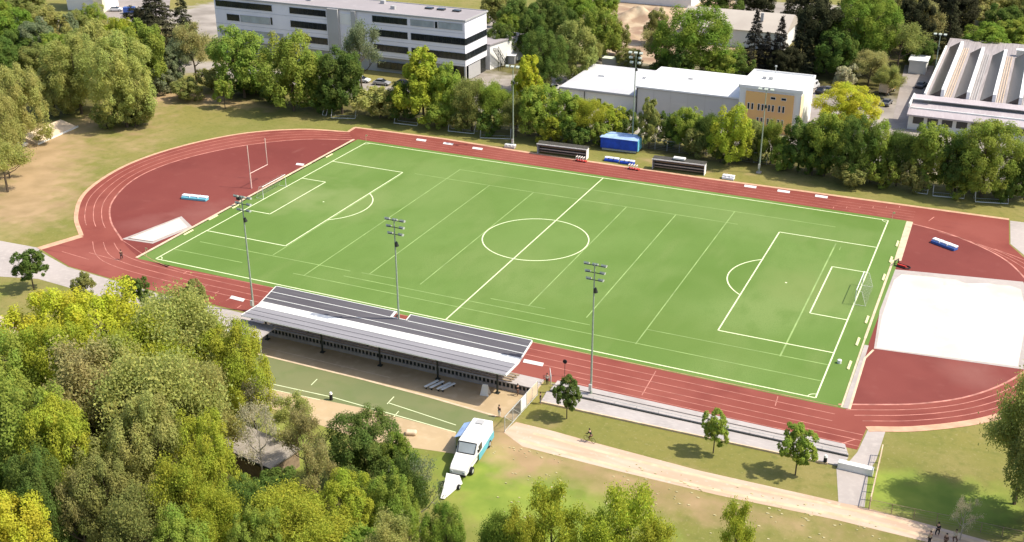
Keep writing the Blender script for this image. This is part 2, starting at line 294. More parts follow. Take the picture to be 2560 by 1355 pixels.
# cream edging round the outside of the track
mb = MB(); ribbon(mb, [(-61.9, 41.6)] + OL, .75, .045); ribbon(mb, [(73.6, 42.7), (36, 42.0), (17.6, 41.4), (0, 41.4), (-21, 41.6), (-41, 42.6), (-62.1, 41.7)], .8, .046); ribbon(mb, [(-72.4, -31.0), (-74.9, -38.2)], 1.5, .043); ribbon(mb, [(61.3, -38.3)] + spline([(61.8, -38.0), (67.1, -35.5), (74.2, -30.2), (80.8, -22.3)]), 1.2, .045)
struct(mb.build('track_edging', EDGE))
infield_l = IL + [(-57.0, -33.6), (-57.4, 33.6)]
sheet('infield', IL + [(-57.2, -33.6), (-57.2, 34.0)], .024, INFIELD)
sheet('infield', IR + [(57.6, 33.6), (57.6, -33.8)], .024, INFIELD)
# lane lines
mb = MB()
def lerp_curve(A, B, t, n=60):
    def rs(C):
        C = np.array(C); s = np.r_[0, np.cumsum(np.hypot(*np.diff(C, axis=0).T))]; q = np.linspace(0, s[-1], n); return np.c_[np.interp(q, s, C[:, 0]), np.interp(q, s, C[:, 1])]
    return (1 - t) * rs(A) + t * rs(B)
ILc = spline(in_left[:-2]); 
for t in (0, .25, .5, .75):
    c = [tuple(p) for p in lerp_curve(ILc, OL, t)]
    yo = -34.6 - t * 7.0
    tail = [(-46, yo + .3), (-30, yo), (61 if t > .7 else 57, yo)]
    c2 = spline([c[-8]] + [tuple(c[-1])] + [((-64.6 + t * -5 + 7), -33.2 - t * 6)] + tail, 10) if t else spline([tuple(c[-1]), (-50, -35.0), (-30, -34.7), (57, -34.3)], 10)
    ribbon(mb, c[:-4] if t else c, .13 if t else .3, .03); 
    ribbon(mb, c2[12:] if t else c2, .11, .031)
IRc = IR; 
for t in (0, .25, .5, .75):
    c = [tuple(p) for p in lerp_curve(IR, OR, t)]; ribbon(mb, c, .13 if t else .3, .03)
for k in range(1, 5): ribbon(mb, [(-57, 34.5 + k * 1.35), (58, 34.2 + k * 1.35)], .07, .0305)
for yy in (-42.6, -41.2): ribbon(mb, [(22, yy), (61, yy)], .1, .0305)
ribbon(mb, [(33, -35.2), (33.3, -42)], .12, .0305); ribbon(mb, [(60.6, 36), (61.3, 38.5)], .14, .03); ribbon(mb, [(58.7, -43.2), (60.3, -41.2)], .14, .031); ribbon(mb, [(49.5, -35), (49.7, -37.5)], .12, .031)
for k in range(6): ribbon(mb, [(-46 + k * 3.1, -35.3 - k * 1.3), (-46 + k * 3.1, -36.3 - k * 1.3)], .12, .0309); ribbon(mb, [(44 + k * 2.2, 35.3 + k * 1.05), (44 + k * 2.2, 36.2 + k * 1.05)], .12, .0309)
ribbon(mb, [(-66, -36), (-58.5, -36.6)], .1, .0307); ribbon(mb, [(-70.5, -37.5), (-64, -38.2)], .1, .0307)
struct(mb.build('lane_marking', LANE))
# pitch
sheet('turf_pitch', [(-56.9, -34.6), (58.0, -34.6), (58.0, 34.6), (-56.9, 34.6)], .028, TURF)
mb = MB(); ribbon(mb, [(-57.25, -34.4), (-57.6, 34.3)], .55, .05); struct(mb.build('pitch_kerb', CREAM))
mb = MB(); ribbon(mb, [(57.5, -34.4), (57.3, -14)], .25, .05); ribbon(mb, [(57.3, -14), (57.2, 16)], .35, .05); ribbon(mb, [(57.9, 16), (57.6, 34.4)], 1.1, .05); ribbon(mb, [(58.5, -34.4), (58.2, -20), (58.9, -17)], .3, .0505); struct(mb.build('pitch_kerb', CREAM))
sheet('paving_strip', [(57.65, -34.4), (58.4, -34.4), (58.1, -16), (57.5, -16)], .045, PAVE)
mb = MB(); Z = .036; lw = .2
def rect(x0, y0, x1, y1, m=mb):
    for a, b in (((x0, y0), (x1, y0)), ((x1, y0), (x1, y1)), ((x1, y1), (x0, y1)), ((x0, y1), (x0, y0))): ribbon(m, [a, b], lw, Z)
rect(-HL, -HW, HL, HW); ribbon(mb, [(0, -HW), (0, HW)], lw, Z + .002)
ribbon(mb, [(9.15 * math.cos(t), 9.15 * math.sin(t)) for t in np.linspace(0, 2 * math.pi, 97)], lw, Z + .003)
for s in (-1, 1):
    for d, h in ((16.5, 20.16), (5.5, 9.16)):
        for a, b in (((s * HL, -h), (s * (HL - d), -h)), ((s * (HL - d), -h), (s * (HL - d), h)), ((s * (HL - d), h), (s * HL, h))): ribbon(mb, [a, b], lw, Z + .002)
    a0 = math.acos(5.5 / 9.15); ribbon(mb, [(s * (HL - 11 - 9.15 * math.cos(t)), 9.15 * math.sin(t)) for t in np.linspace(-a0, a0, 41)], lw, Z + .003)
    for yy in (-1, 1): ribbon(mb, [(s * (HL - math.cos(t)), yy * (HW - math.sin(t))) for t in np.linspace(0, math.pi / 2, 12)], .12, Z + .003)
    ribbon(mb, [(s * (HL - 11) - .15, 0), (s * (HL - 11) + .15, 0)], .3, Z + .003)
struct(mb.build('pitch_marking', LINE))
mb = MB(); Z = .033; lw = .17
for i, x in enumerate((-37.2, -27.9, -18.6, -9.3, 9.3, 18.7, 28.0, 47.4)): ribbon(mb, [(x, -24.2 if x not in (-27.9, 28.0) else -29), (x, 20.5 if abs(x) < 27 else (26.4 if abs(x) < 30 else 19))], lw + (.06 if x == 47.4 else 0), Z)
for y, a, b in ((-24.2, -20, -14), (-24.2, 3, 12), (-28.9, -30, 54), (-24.1, 28, 54), (-29, -54, -40), (-24.6, -52, -22), (20.5, -35, 30), (26.3, -28, 46), (-26.4, -22, 20)): ribbon(mb, [(a, y), (b, y + .2)], .15, Z + .001)
ribbon(mb, [(48.4, 18), (48.4, 16.5)], .1, Z); struct(mb.build('pitch_marking', FAINT))
# sand areas
sheet('sand_court', [(58.0, 12.2), (77.0, 15.6), (80, 2), (79.3, -14.2), (58.9, -16.6), (57.9, -4)], .034, PAVE)
_r = random.Random(5); top = [(59.2 + i * 1.6, 10.6 + i * .22 + _r.uniform(-.7, .5)) for i in range(12)]
sheet('sand_court', [(58.4, 8)] + top + [(78, 3), (77.5, -13.8), (59.2, -16.2), (58.5, -6)], .038, SAND)
sheet('long_jump_pit', [(-65.0, -29.2), (-58.8, -28.6), (-57.3, -19.9), (-62.5, -16.6)], .030, PAVE)
sheet('long_jump_pit', [(-64.0, -28.3), (-59.4, -27.8), (-58.2, -20.2), (-62.2, -17.6)], .042, PITSAND)
mb = MB()
for a, b in (((-64.2, -28.5), (-59.2, -28.0)), ((-59.3, -28.0), (-57.9, -20.1)), ((-62.4, -17.4), (-64.2, -28.4))):
    mb.tube([(a[0], a[1], .06), (b[0], b[1], .06)], .12, 4)
struct(mb.build('pit_kerb', PAVE))
# near-side paving, plaza, old turf, paths
sheet('paved_strip', [(-84.5, -38.4), (-75.0, -37.9), (-74.2, -38.9), (-64.9, -41.9), (-45, -43.7), (-24, -43.9), (-24, -48.4), (-52, -48.2), (-66, -47.3), (-72.3, -49.2), (-95, -56), (-98, -44)], .012, PAVE)
sheet('paved_strip', [(-80, -58.2), (-61, -59.4), (-54, -61.2), (-54, -70), (-80, -68)], .011, DIRTPATH)
sheet('plaza', [(-24, -43.8), (20.3, -43.8), (20.6, -54.3), (18, -54.4), (-2.6, -53.2), (-24, -53.2)], .014, PLAZA)
mb = MB(); ribbon(mb, [(-26, -53.3), (-2.6, -53.35), (8, -53.7), (18.2, -54.4)], .36, .03); ribbon(mb, [(-22, -51.4), (-4, -51.5), (1, -51.5)], .1, .024); struct(mb.build('plaza_kerb', CREAM))
sheet('old_turf_strip', [(-30, -53.5), (-2.6, -53.5), (8, -53.9), (18.2, -54.6), (18.6, -58), (15.2, -59.8), (2.5, -59.6), (-12.3, -60.6), (-30, -60.8)], .016, OLDTURF)
sheet('tan_strip', [(-14, -60.6), (2.5, -59.6), (15.2, -59.8), (17.5, -64), (6, -66), (-14, -64)], .015, PLAZA)
OT = [(1040, 1045), (1065, 1055), (1085, 1075)]
mb = MB()
for pts, wd in (([(560, 932), (670, 958), (830, 993), (1140, 1081)], .13), ([(560, 945), (700, 978), (800, 1000)], .1), ([(970, 1007), (1140, 1063)], .12), ([(968, 1010), (985, 992)], .13), ([(778, 963), (793, 948)], .12), ([(985, 1042), (997, 1028)], .1)):
    ribbon(mb, [G(*p) for p in pts], wd, .026)
struct(mb.build('strip_marking', LINE))
sheet('dirt_path', [(21.0, -54.6), (26, -54.6), (31, -54.9), (45, -55.4), (63.1, -54.8), (68, -54.9), (84, -55.8), (84, -58.6), (72, -58.2), (61, -58.3), (48, -59.2), (36, -59.4), (24, -59.3), (20.6, -57.4)], .013, DIRTPATH)
mb = MB(); ribbon(mb, spline([(24, -56.1), (38, -56.5), (52, -56.3), (66, -55.7), (84, -56.6)]), .5, .02); ribbon(mb, spline([(23, -58.2), (38, -58.6), (52, -58.1), (66, -57.2), (84, -58)]), .55, .02)
struct(mb.build('wheel_track', layered('pale_track', (.62, .47, .32), [((.54, .40, .26), .6, .4, .6, None, 5)])))
sheet('paved_ramp', [(59.3, -48.3), (62.9, -48.1), (63.5, -54.7), (60.7, -55.0)], .022, PAVE)
sheet('paved_path', [(61.0, -43.9), (61.4, -38.2), (63.4, -37.9), (63.3, -44.7), (62.8, -48.0), (60, -48.2)], .018, PAVE)
sheet('paved_path', [(73.8, 42.2), (74.4, 31), (77.2, 26.0), (82, 22), (110, 22), (110, 44)], .017, PAVE)
sheet('road', [G(2225, 330), G(2300, 330), G(2335, 165), G(2262, 162)], .03, ASPH)
sheet('road', [G(2010, 330), G(2100, 330), G(2140, 215), G(2035, 215)], .026, ASPH)
sheet('road', [G(200, 60), G(420, 50), G(430, -40), G(220, -40)], .03, ASPH)

# ------------------------------------------------------------------ buildings
def office():
    t = empty('office_building', (-94, 85.6, 0), 0, 'long white four storey office block with dark strip windows and grey flat roof', 'building')
    X0, X1, Y0, Y1, H = -39, 37.7, 0, 12.4, 15.3
    b = MB(); b.box(X0, X1, Y0, Y1, 4.0, H); b.build('wall', FACADE, t)
    b = MB(); b.box(X0 + .5, X1 - 5, Y0 + .6, Y1 - .5, 0, 4.0); b.box(X1 - 5, X1 - 4.6, Y0, Y0 + .5, 0, 4.0); b.box(X1 - .4, X1, Y0, Y0 + .5, 0, 4.0); b.build('ground_floor', WALLG, t)
    b = MB(); b.box(X1 - 5, X1 - .3, 1.2, Y1 - .3, 0, 4.0); b.build('entrance_wall', GLASSD, t)
    # roof slab with upstand
    r = MB(); r.box(X0 - .3, X1 + .3, Y0 - .3, Y1 + .3, H, H + .25); ro = r.build('roof', ROOFG, t)
    r = MB(); r.box(X0 - .35, X1 + .35, Y0 - .36, Y0 - .1, H + .05, H + .42); r.box(X1 + .12, X1 + .36, Y0 - .3, Y1 + .3, H + .05, H + .42); r.box(X0 - .35, X1 + .35, Y1 + .1, Y1 + .34, H + .05, H + .42); r.build('parapet', WALLG, ro)
    for x in (22, 25.5, 30):
        s = MB(); s.box(x, x + 2.0, 8.2, 9.6, H + .25, H + .7); s.build('skylight', GLASSD, ro)
    for x, y in ((-30, 6), (-12, 5), (8, 9.5), (14, 4.5)):
        s = MB(); s.box(x, x + 1.2, y, y + 1, H + .25, H + 1.1); s.build('roof_vent', WALLG, ro)
    b = MB(); b.box(-2.1, 1.2, -.9, -.003, 0, H + .1); b.build('stair_tower', WALLG, t)
    b = MB(); b.box(1.3, 5.0, -.12, -.004, 11.6, 14.4); b.build('balcony_panel', WALLW, t)
    b = MB(); b.box(5.1, 6.4, -.7, -.005, 4.2, H); b.build('pilaster', WALLG, t)
    def strip(x0, x1, z0, z1, glass=GLASSD, mull=1.25):
        f = MB(); f.box(x0 - .08, x1 + .08, -.14, -.02, z0 - .1, z0); f.box(x0 - .08, x1 + .08, -.14, -.02, z1, z1 + .1)
        n = max(1, int((x1 - x0) / mull))
        for i in range(n + 1):
            x = x0 + (x1 - x0) * i / n; f.box(x - .04, x + .04, -.12, -.02, z0, z1)
        wi = f.build('window', DARKM if glass is GLASSD else WALLG, t)
        p = MB(); p.box(x0, x1, -.07, -.015, z0, z1); p.build('pane', glass, wi)
    for z0, z1 in ((13.1, 14.5), (9.5, 11.0), (5.7, 7.2)):
        strip(-14.2, -3.0, z0, z1)
        strip(11.2, 21.3, z0, z1)
    strip(-38.4, -20, 13.1, 14.5); strip(-35, -31, 9.5, 11); strip(-20.6, -20.2, 9.5, 11.2); strip(-30.5, -21, 9.4, 11.1, PALEGL, 3); strip(-38, -17, 5.7, 7.1, PALEGL, 4)
    strip(22.4, 29, 13.1, 14.5, PALEGL, 3.3); strip(29.4, 30.0, 13.1, 14.5); strip(30.4, 37.0, 13.1, 14.6, PALEGL, 3); strip(22.4, 37.7, 9.5, 11.0); strip(22.4, 37.7, 5.7, 7.2); strip(12, 34, 1.2, 2.8, GLASSD, 2)
    # end wall strips
    for z0, z1 in ((9.5, 11.0), (5.7, 7.2)):
        f = MB(); f.box(X1 + .02, X1 + .15, .2, Y1 - .25, z0 - .09, z0 + .02)
        for i in range(9): y = .3 + (Y1 - .6) * i / 8; f.box(X1 + .02, X1 + .14, y - .05, y + .05, z0, z1)
        wi = f.build('window', DARKM, t); p = MB(); p.box(X1 + .01, X1 + .07, .02, Y1 - .4, z0, z1); p.build('pane', GLASSD, wi)
    f = MB(); f.box(X1 + .02, X1 + .1, 1.5, 8.3, .2, 3.8); f.build('panel', WALLG, t)
    b = MB()
    for z in (4.5, 8.4, 12.3): b.box(X0, X1 + .02, -.05, -.002, z - .05, z)
    b.build('facade_joint', WALLG, t)
office()
def annex():
    t = empty('office_annex', (-54.5, 99.2, 0), math.radians(0), 'low white annex with grey flat roof behind right end of long office block', 'building')
    b = MB(); b.prism([(-8, 0), (-1.5, 0), (1.5, 15), (-9, 15)], 0, 6.4); b.build('wall', WALLW, t)
    b = MB(); b.prism([(-8.3, -.3), (-1.3, -.3), (1.8, 15.3), (-9.3, 15.3)], 6.4, 6.75); b.build('roof', ROOFG, t)
    s = MB()
    for i in range(12): s.box(-.6 + i * .0, .9, 0 + i * .42, .4 + i * .42, 5.6 - i * .47, 5.68 - i * .47)
    s.tube([(.9, 0, 6.4), (.9, 5.2, 1.1)], .05, 4); s.tube([(.9, 0, 5.5), (.9, 5.2, .2)], .08, 4); s.tube([(-.6, 0, 5.5), (-.4, 5.2, .2)], .08, 4)
    for k in range(5): s.tube([(.9, k * 1.2, 0), (.9, k * 1.2, 6.2 - k * 1.25)], .06, 4)
    s.build('stair', DARKM, t)
    d = MB(); d.box(.1, .35, 6.5, 7.6, 0, 2.2); d.build('door', DARKM, t)
annex()
def simple_hall(name, label, x0, x1, y0, y1, h, wall, roofm, over=.3, ridge=0):
    t = empty(name, (x0, y0, 0), 0, label, 'building')
    W, D = x1 - x0, y1 - y0
    b = MB(); b.box(0, W, 0, D, 0, h); b.build('wall', wall, t)
    if ridge:
        r = MB(); r.add([(-over, -over, h), (W + over, -over, h), (W + over, D / 2, h + ridge), (-over, D / 2, h + ridge), (W + over, D + over, h), (-over, D + over, h)], [(0, 1, 2, 3), (3, 2, 4, 5), (0, 3, 5), (1, 4, 2), (0, 5, 4, 1)])
    else:
        r = MB(); r.box(-over, W + over, -over, D + over, h, h + .35)
    ro = r.build('roof', roofm, t)
    return t, ro
t, ro = simple_hall('sports_hall', 'low white hall with pale grey flat roof at the left end of the hall row', -27.4, -8.2, 78.3, 101, 3.7, WALLW, ROOFM)
for x, y in ((5, 12), (15.5, 14.5)): s = MB(); s.box(x, x + 1.5, y, y + 1.2, 4.05, 4.45); s.build('roof_vent', WALLW, ro)
s = MB(); s.box(-.35, 19.4, -.36, -.305, 3.55, 3.9); s.build('fascia', WALLG, ro); s = MB(); s.tube([(6, -.12, 3.5), (6, -.12, .2)], .09, 6); s.build('downpipe', DARKM, t); s = MB(); s.box(9.2, 10.2, -.05, .02, .1, 2.2); s.build('door', DARKM, t)
t, ro = simple_hall('middle_hall', 'grey walled hall with bright white flat roof left of the yellow fronted block', -8.1, 15.6, 77, 95.5, 6.3, layered('pale_grey_render', (.56, .54, .52), [((.50, .485, .46), .1, .4, .7, None, 5), ((.60, .58, .53), .3, .55, .8, (.3, 1, 2), 4)]), ROOFW)
s = MB(); s.box(9, 10.1, 10, 10.6, 6.65, 6.95); s.build('roof_vent', WALLG, ro)
s = MB(); s.box(-.12, .12, -.12, -.02, .1, 6.2); s.build('downpipe', DARKM, t); s = MB()
for k in range(1, 6): s.box(k * 4 - .02, k * 4 + .02, -.025, -.004, 0, 6.1)
s.box(0, 23.5, -.03, -.004, 6.08, 6.16); s.build('wall_joint', CONC, t)
def yellow_block():
    t = empty('yellow_fronted_block', (15.8, 75.6, 0), 0, 'tall white block with orange yellow front and pairs of slit windows', 'building')
    b = MB(); b.box(0, 13.4, 0.0, 13.8, 0, 9.5); b.build('wall', WALLW, t)
    r = MB(); r.box(-.2, 13.6, -.2, 14.0, 9.5, 9.72); ro = r.build('roof', ROOFW, t)
    r = MB(); r.box(-.25, -.02, -.2, 14, 9.4, 10.1); r.box(-.02, 13.6, -.26, .05, 9.4, 10.1); r.box(13.4, 13.66, .05, 14, 9.4, 10.1); r.box(0, 13.4, 13.8, 14.05, 9.4, 10.1); r.build('parapet', WALLW, ro)
    f = MB(); f.box(1.5, 11.9, -.42, -.003, 0, 8.8); fr = f.build('yellow_front', YELL, t)
    f = MB(); f.box(13.402, 13.46, -.2, 3.0, 0, 8.8); f.build('side_render', mat('pale_orange_render', (.80, .62, .40), .85, .12, .4), t)
    def win(x, z, w_, h_):
        a = MB(); a.box(x - .07, x + w_ + .07, -.47, -.42, z - .07, z); a.box(x - .07, x + w_ + .07, -.47, -.42, z + h_, z + h_ + .07); a.box(x - .07, x, -.47, -.42, z, z + h_); a.box(x + w_, x + w_ + .07, -.47, -.42, z, z + h_)
        a = a.build('window', WALLW, t); p = MB(); p.box(x, x + w_, -.455, -.424, z, z + h_); p.build('pane', GLASSD, a)
    for k in range(4):
        for j in (0, .85): win(2.1 + k * 2.25 + j, 4.9, .4, 1.35)
    for x in (7.0, 9.3): win(x, 7.6, 1.0, .5)
    for k in (1, 2, 3):
        for j in (0, .85): win(2.1 + k * 2.25 + j, 1.9, .4, 1.3)
    d = MB(); d.box(13.4, 13.47, 3.1, 4.2, 0, 2.2); d.build('door', DARKM, t)
    a = MB(); a.tube([(6.2, 6, 9.7), (6.2, 6, 13.2)], .06, 6); a.box(6.0, 6.4, 5.8, 6.2, 13.1, 13.4); a.tube([(5.2, 6, 10.4), (7.2, 6, 10.4)], .08, 5); a.tube([(6.2, 6, 10.6), (7.0, 6, 11.4)], .04, 5); a.build('antenna', GALV, ro)
    for x, y in ((3.2, 7.2), (4.6, 7.4)): s = MB(); s.box(x, x + .8, y, y + .7, 9.72, 10.3); s.build('roof_vent', WALLG, ro)
yellow_block()
def factory():
    t = empty('sawtooth_factory', (50.2, 95.2, 0), 0, 'wide factory hall with rows of glazed roof ridges and pinkish front roof', 'building')
    b = MB(); b.box(2.2, 62, .5, 60, 0, 5.6); b.build('wall', WALLG, t)
    b = MB(); b.box(0, 62, -4.5, .45, 0, 3.6); b.build('front_wall', WALLW, t)
    r = MB(); r.box(2.0, 62.3, .3, 64, 5.6, 5.8); ro = r.build('roof', RIBROOF, t)
    r = MB(); r.box(-.2, 62.3, -1.2, 3.0, 5.85, 6.0); r.add([(-.3, -6.0, 3.7), (62.3, -6.0, 3.7), (62.3, -1.2, 5.2), (-.3, -1.2, 5.2), (-.3, -6.0, 3.4), (62.3, -6, 3.4), (62.3, -1.2, 4.9), (-.3, -1.2, 4.9)], [(0, 1, 2, 3), (4, 7, 6, 5), (0, 4, 5, 1), (0, 3, 7, 4), (1, 5, 6, 2), (3, 2, 6, 7)]); r.build('front_roof', FROOF, t)
    r = MB(); r.box(-.25, .05, -5.9, 3.0, 5.3, 6.15); r.box(.06, 4, -1.5, -1.2, 5.95, 6.15); r.box(1.9, 2.3, 3.1, 52, 5.8, 6.4); r.box(.1, 62, -3.6, -3.35, 4.45, 4.75); r.build('roof_edge', WALLW, ro)
    w_ = MB()
    for k in range(20): w_.box(1 + k * 3, 3.2 + k * 3, -4.56, -4.503, 1.4, 2.9)
    w_.build('window', GLASSD, t)
    for i in range(11):
        x = 2.9 + i * 5.35; d = 46 - i * .5 if i else 50; y0 = 3.2
        g = MB(); g.add([(x, y0, 5.8), (x + 2.5, y0, 7.5), (x + 2.5, y0 + d, 7.5), (x, y0 + d, 5.8), (x + 2.5, y0, 5.8), (x + 2.5, y0 + d, 5.8)], [(0, 1, 2, 3), (0, 4, 1), (3, 2, 5), (1, 4, 5, 2), (0, 3, 5, 4)])
        g = g.build('ridge', mat('ridge_glazing', (.075, .06, .055), .35, .35, 2, stretch=(1, 6, 1)) if i == 0 else bpy.data.materials['ridge_glazing'], ro)
        c = MB(); c.box(x + 2.5, x + 3.2, y0 - .1, y0 + d, 5.81, 7.62); c.build('ridge_cap', ROOFW, g)
        c = MB(); 
        for j in range(3): c.box(x + 3.5 + j * .5, x + 3.62 + j * .5, y0, y0 + d, 5.81, 6.0)
        c.build('roof_rib', WALLG if i % 2 else CREAM, ro)
    s = MB(); s.box(19, 20.8, 49.5, 51, 5.8, 7.3); s.build('roof_vent', GALV, ro); s = MB(); s.box(18.8, 21.0, 49.3, 51.2, 7.3, 7.5); s.build('roof_vent', WALLW, ro)
factory()
t, ro = simple_hall('barn', 'beige roofed long house behind the two dark conifers', -20, 10, 150, 168, 5.0, WALLW, TANROOF, .5, 3.5)
s = MB(); s.box(22, 22.8, 4, 4.8, 7, 9.2); s.build('chimney', WALLG, ro)
def cream_tower():
    t = empty('cream_house', (-214, 112, 0), math.radians(12), 'cream coloured rendered house at the top left with a round dark window', 'building')
    b = MB(); b.box(0, 13, 0, 9, 0, 15); b.build('wall', WALLW, t)
    b = MB(); b.box(10.5, 13.8, -1.6, -.02, 0, 15); b.build('bay', mat('cream_render', (.70, .64, .45), .8, .1, .5), t)
    b = MB(); b.tube([(3.2, -.08, 4.6), (3.2, .1, 4.6)], .8, 12); b.build('window', GLASSD, t)
    for k in (5.2, 7.6): b = MB(); b.box(k, k + 1.3, -.06, .05, 7.5, 9.2); b.build('window', GLASSD, t)
    b = MB(); b.box(-.4, 14, -2, 9.4, 15, 15.4); b.build('roof', TANROOF, t)
cream_tower()
t, ro = simple_hall('distant_house', 'pale house with beige roof at the top edge behind the sandy yard', -58, -30, 196, 210, 6, WALLW, TANROOF, .4, 3)
t, ro = simple_hall('flat_shed', 'small white roofed shed between the road end and the dark trees', 44.4, 48.6, 140, 146, 3.2, WALLW, ROOFW)
# flat roofed shed under the wispy trees in the foreground
def front_shed():
    t = empty('garden_shed', (-7.6, -77.2, 0), math.radians(-9), 'small shed with weathered pale flat roof among the foreground trees', 'shed')
    b = MB(); b.box(0.2, 8.8, .2, 4.8, 0, 2.3); b.build('wall', WOOD, t)
    r = MB(); r.box(0, 9, 0, 5, 2.3, 2.5); ro = r.build('roof', layered('shed_roof', (.33, .29, .25), [((.24, .21, .17), .5, .4, .7, (3, .5, 1), 5), ((.42, .38, .33), 1.5, .5, .8, (4, .4, 1), 4)]), t)
    r = MB(); r.box(-.05, 9.05, -.12, -.003, 2.2, 2.55); r.build('fascia', DARKM, ro)
front_shed()

# ------------------------------------------------------------------ grandstand
def grandstand():
    t = empty('grandstand', (-1.8, -48, 0), 0, 'long covered grandstand with dark folded roof beside the near touchline', 'grandstand')
    x0, x1 = -20.6, 20.4
    s = MB()
    for i in range(5): s.box(x0 + .2, x1 + 1.6, 4.2 - .8 * (i + 1), 4.2 - .8 * i, 0, .2 + .12 * i)
    s.build('terrace', CONC, t)
    rows = []
    for i in range(1, 5):
        b = MB(); b.box(x0 + .8, x1 - 1.5, 4.2 - .8 * i - .55, 4.2 - .8 * i - .2, .2 + .12 * i + .38, .2 + .12 * i + .46)
        for k in range(14): xx = x0 + 1.2 + k * 2.9; b.box(xx, xx + .08, 4.2 - .8 * i - .5, 4.2 - .8 * i - .25, .2 + .12 * i, .2 + .12 * i + .38)
        b.build('bench', WOOD, t)
    w_ = MB(); w_.box(x0, x1 + 1.6, -.12, .04, 0, .5); w_.build('back_wall', CONC, t)
    w_ = MB()
    n = 74
    for i in range(n): 
        xx = x0 + .1 + (x1 + 1.3 - x0) * i / (n - 1)
        w_.box(xx, xx + .16, -.10, .02, .5, 1.15)
    w_.box(x0, x1 + 1.6, -.14, .06, 1.15, 1.3); w_.build('balustrade', CONC, t)
    w_ = MB(); w_.box(x0, x1 + 1.4, .07, .12, .45, 1.15); w_.build('screen', DARKM, t)  # dark sheet behind the posts, standing in for shade in the openings
    # roof: front part rises towards the pitch, back part nearly flat; notch for the floodlight mast
    X0, X1 = -20.3, 20.2
    prof = lambda y: 4.72 + .22 * (y + .2) if y > -.2 else 4.72 - .045 * (y + .2)
    def slab(name, xa, xb, ya, yb, m, dz=0, th=.14, par=None):
        v = [(xa, ya, prof(ya) + dz), (xb, ya, prof(ya) + dz), (xb, yb, prof(yb) + dz), (xa, yb, prof(yb) + dz)]
        v += [(a, b, c - th) for a, b, c in v]
        r = MB(); r.add(v, [(0, 1, 2, 3), (7, 6, 5, 4), (0, 4, 5, 1), (1, 5, 6, 2), (2, 6, 7, 3), (3, 7, 4, 0)]); return r.build(name, m, par or t)
    nx0, nx1, ny = -.2, 1.9, 3.0
    # dark front roof as one mesh around the notch
    r = MB()
    for xa, xb, ya, yb in ((X0, nx0, 1.0, 4.2), (nx1, X1, 1.0, 4.2), (nx0, nx1, 1.0, ny), (X0, X1, -.2 + .012, 1.0)):
        v = [(xa, ya, prof(ya)), (xb, ya, prof(ya)), (xb, yb, prof(yb)), (xa, yb, prof(yb))]; v += [(a, b, c - .14) for a, b, c in v]
        r.add(v, [(0, 1, 2, 3), (7, 6, 5, 4), (0, 4, 5, 1), (1, 5, 6, 2), (2, 6, 7, 3), (3, 7, 4, 0)])
    front = r.build('roof', STDARK, t)
    r = MB(); segs = [-.21, -1.15, -4.15]
    v = [(X0, -.2, prof(-.2)), (X1, -.2, prof(-.2)), (X1, -4.15, prof(-4.15)), (X0, -4.15, prof(-4.15))]; v += [(a, b, c - .12) for a, b, c in v]
    r.add(v, [(0, 1, 2, 3), (7, 6, 5, 4), (0, 4, 5, 1), (1, 5, 6, 2), (2, 6, 7, 3), (3, 7, 4, 0)]); back = r.build('back_roof', STGREY, t)
    for y in (-2.1, -3.3):
        q = MB(); q.box(X0, X1, y, y + .05, prof(y) + .01, prof(y) + .07); q.build('roof_rib', STGREY, back)
    # bright valley sheet and seams
    slab('valley_sheet', X0 + .05, X1 - .05, -.9, -.19, WHITE, .06, .05, back); slab('valley_sheet', X0 + .05, X1 - .05, -.18, .55, WHITE, .06, .05, front)
    for y in (1.5, 2.9):
        for xa, xb in ((X0, nx0 - .3), (nx1 + .3, X1)) if y > 2.8 else ((X0, X1),):
            q = slab('roof_seam', xa, xb, y - .045, y + .045, WHITE, .05, .045, front)
    for xx in (X0 - .12, X1): slab('gable_trim', xx, xx + .12, -4.15, -.2, WHITE, .05, .3, back); slab('gable_trim', xx, xx + .12, -.19, 4.2, WHITE, .05, .3, front)
    slab('front_trim', X0, nx0, 4.203, 4.3, WHITE, .04, .3, front); slab('front_trim', nx1, X1, 4.203, 4.3, WHITE, .04, .3, front)
    for xx, wd in ((nx0 - .35, .34), (nx1 + .02, .1)): slab('notch_trim', xx, xx + wd, ny - .1, 4.19, WHITE, .09, .12, front)
    slab('notch_trim', nx0, nx1, ny - .1, ny, WHITE, .09, .12, front)
    for k, xx in enumerate((-18.6, -9.3, 0.0, 8.9, 17.7)):
        c = MB(); c.tube([(xx, -1.2, 0), (xx, -1.2, 4.6)], .14, 8); c.tube([(xx, -1.2, 3.2), (xx, 1.2, 4.8)], .08, 6); c.tube([(xx, -1.2, 3.4), (xx, -3.9, 4.7)], .08, 6); c.box(xx - .3, xx + .3, -1.5, -.9, 0, .12); c.build('column', DARKM, t)
        r = MB(); v = []
        r.tube([(xx, -4.2, prof(-4.2) - .3), (xx, -.2, 4.45), (xx, 4.0, prof(4.0) - .3)], .12, 4); r.build('rafter', DARKM, t)
    lp = MB(); lp.box(-21.4, -15.6, -6.6, -2.8, 3.3, 3.45); lp.build('side_canopy', CONC, t); lp = MB(); lp.box(-21.4, -15.6, -6.72, -6.6, 3.25, 3.5); lp.build('canopy_edge', WHITE, t)
    for px, py in ((-21.2, -6.4), (-15.8, -6.4)): lp = MB(); lp.tube([(px, py, 0), (px, py, 3.3)], .09, 6); lp.build('canopy_post', GALV, t)
    g = MB(); g.tube([(X0, -4.155, prof(-4.15) - .1), (X1, -4.155, prof(-4.15) - .1)], .08, 6); g.build('gutter', GALV, back)
grandstand()
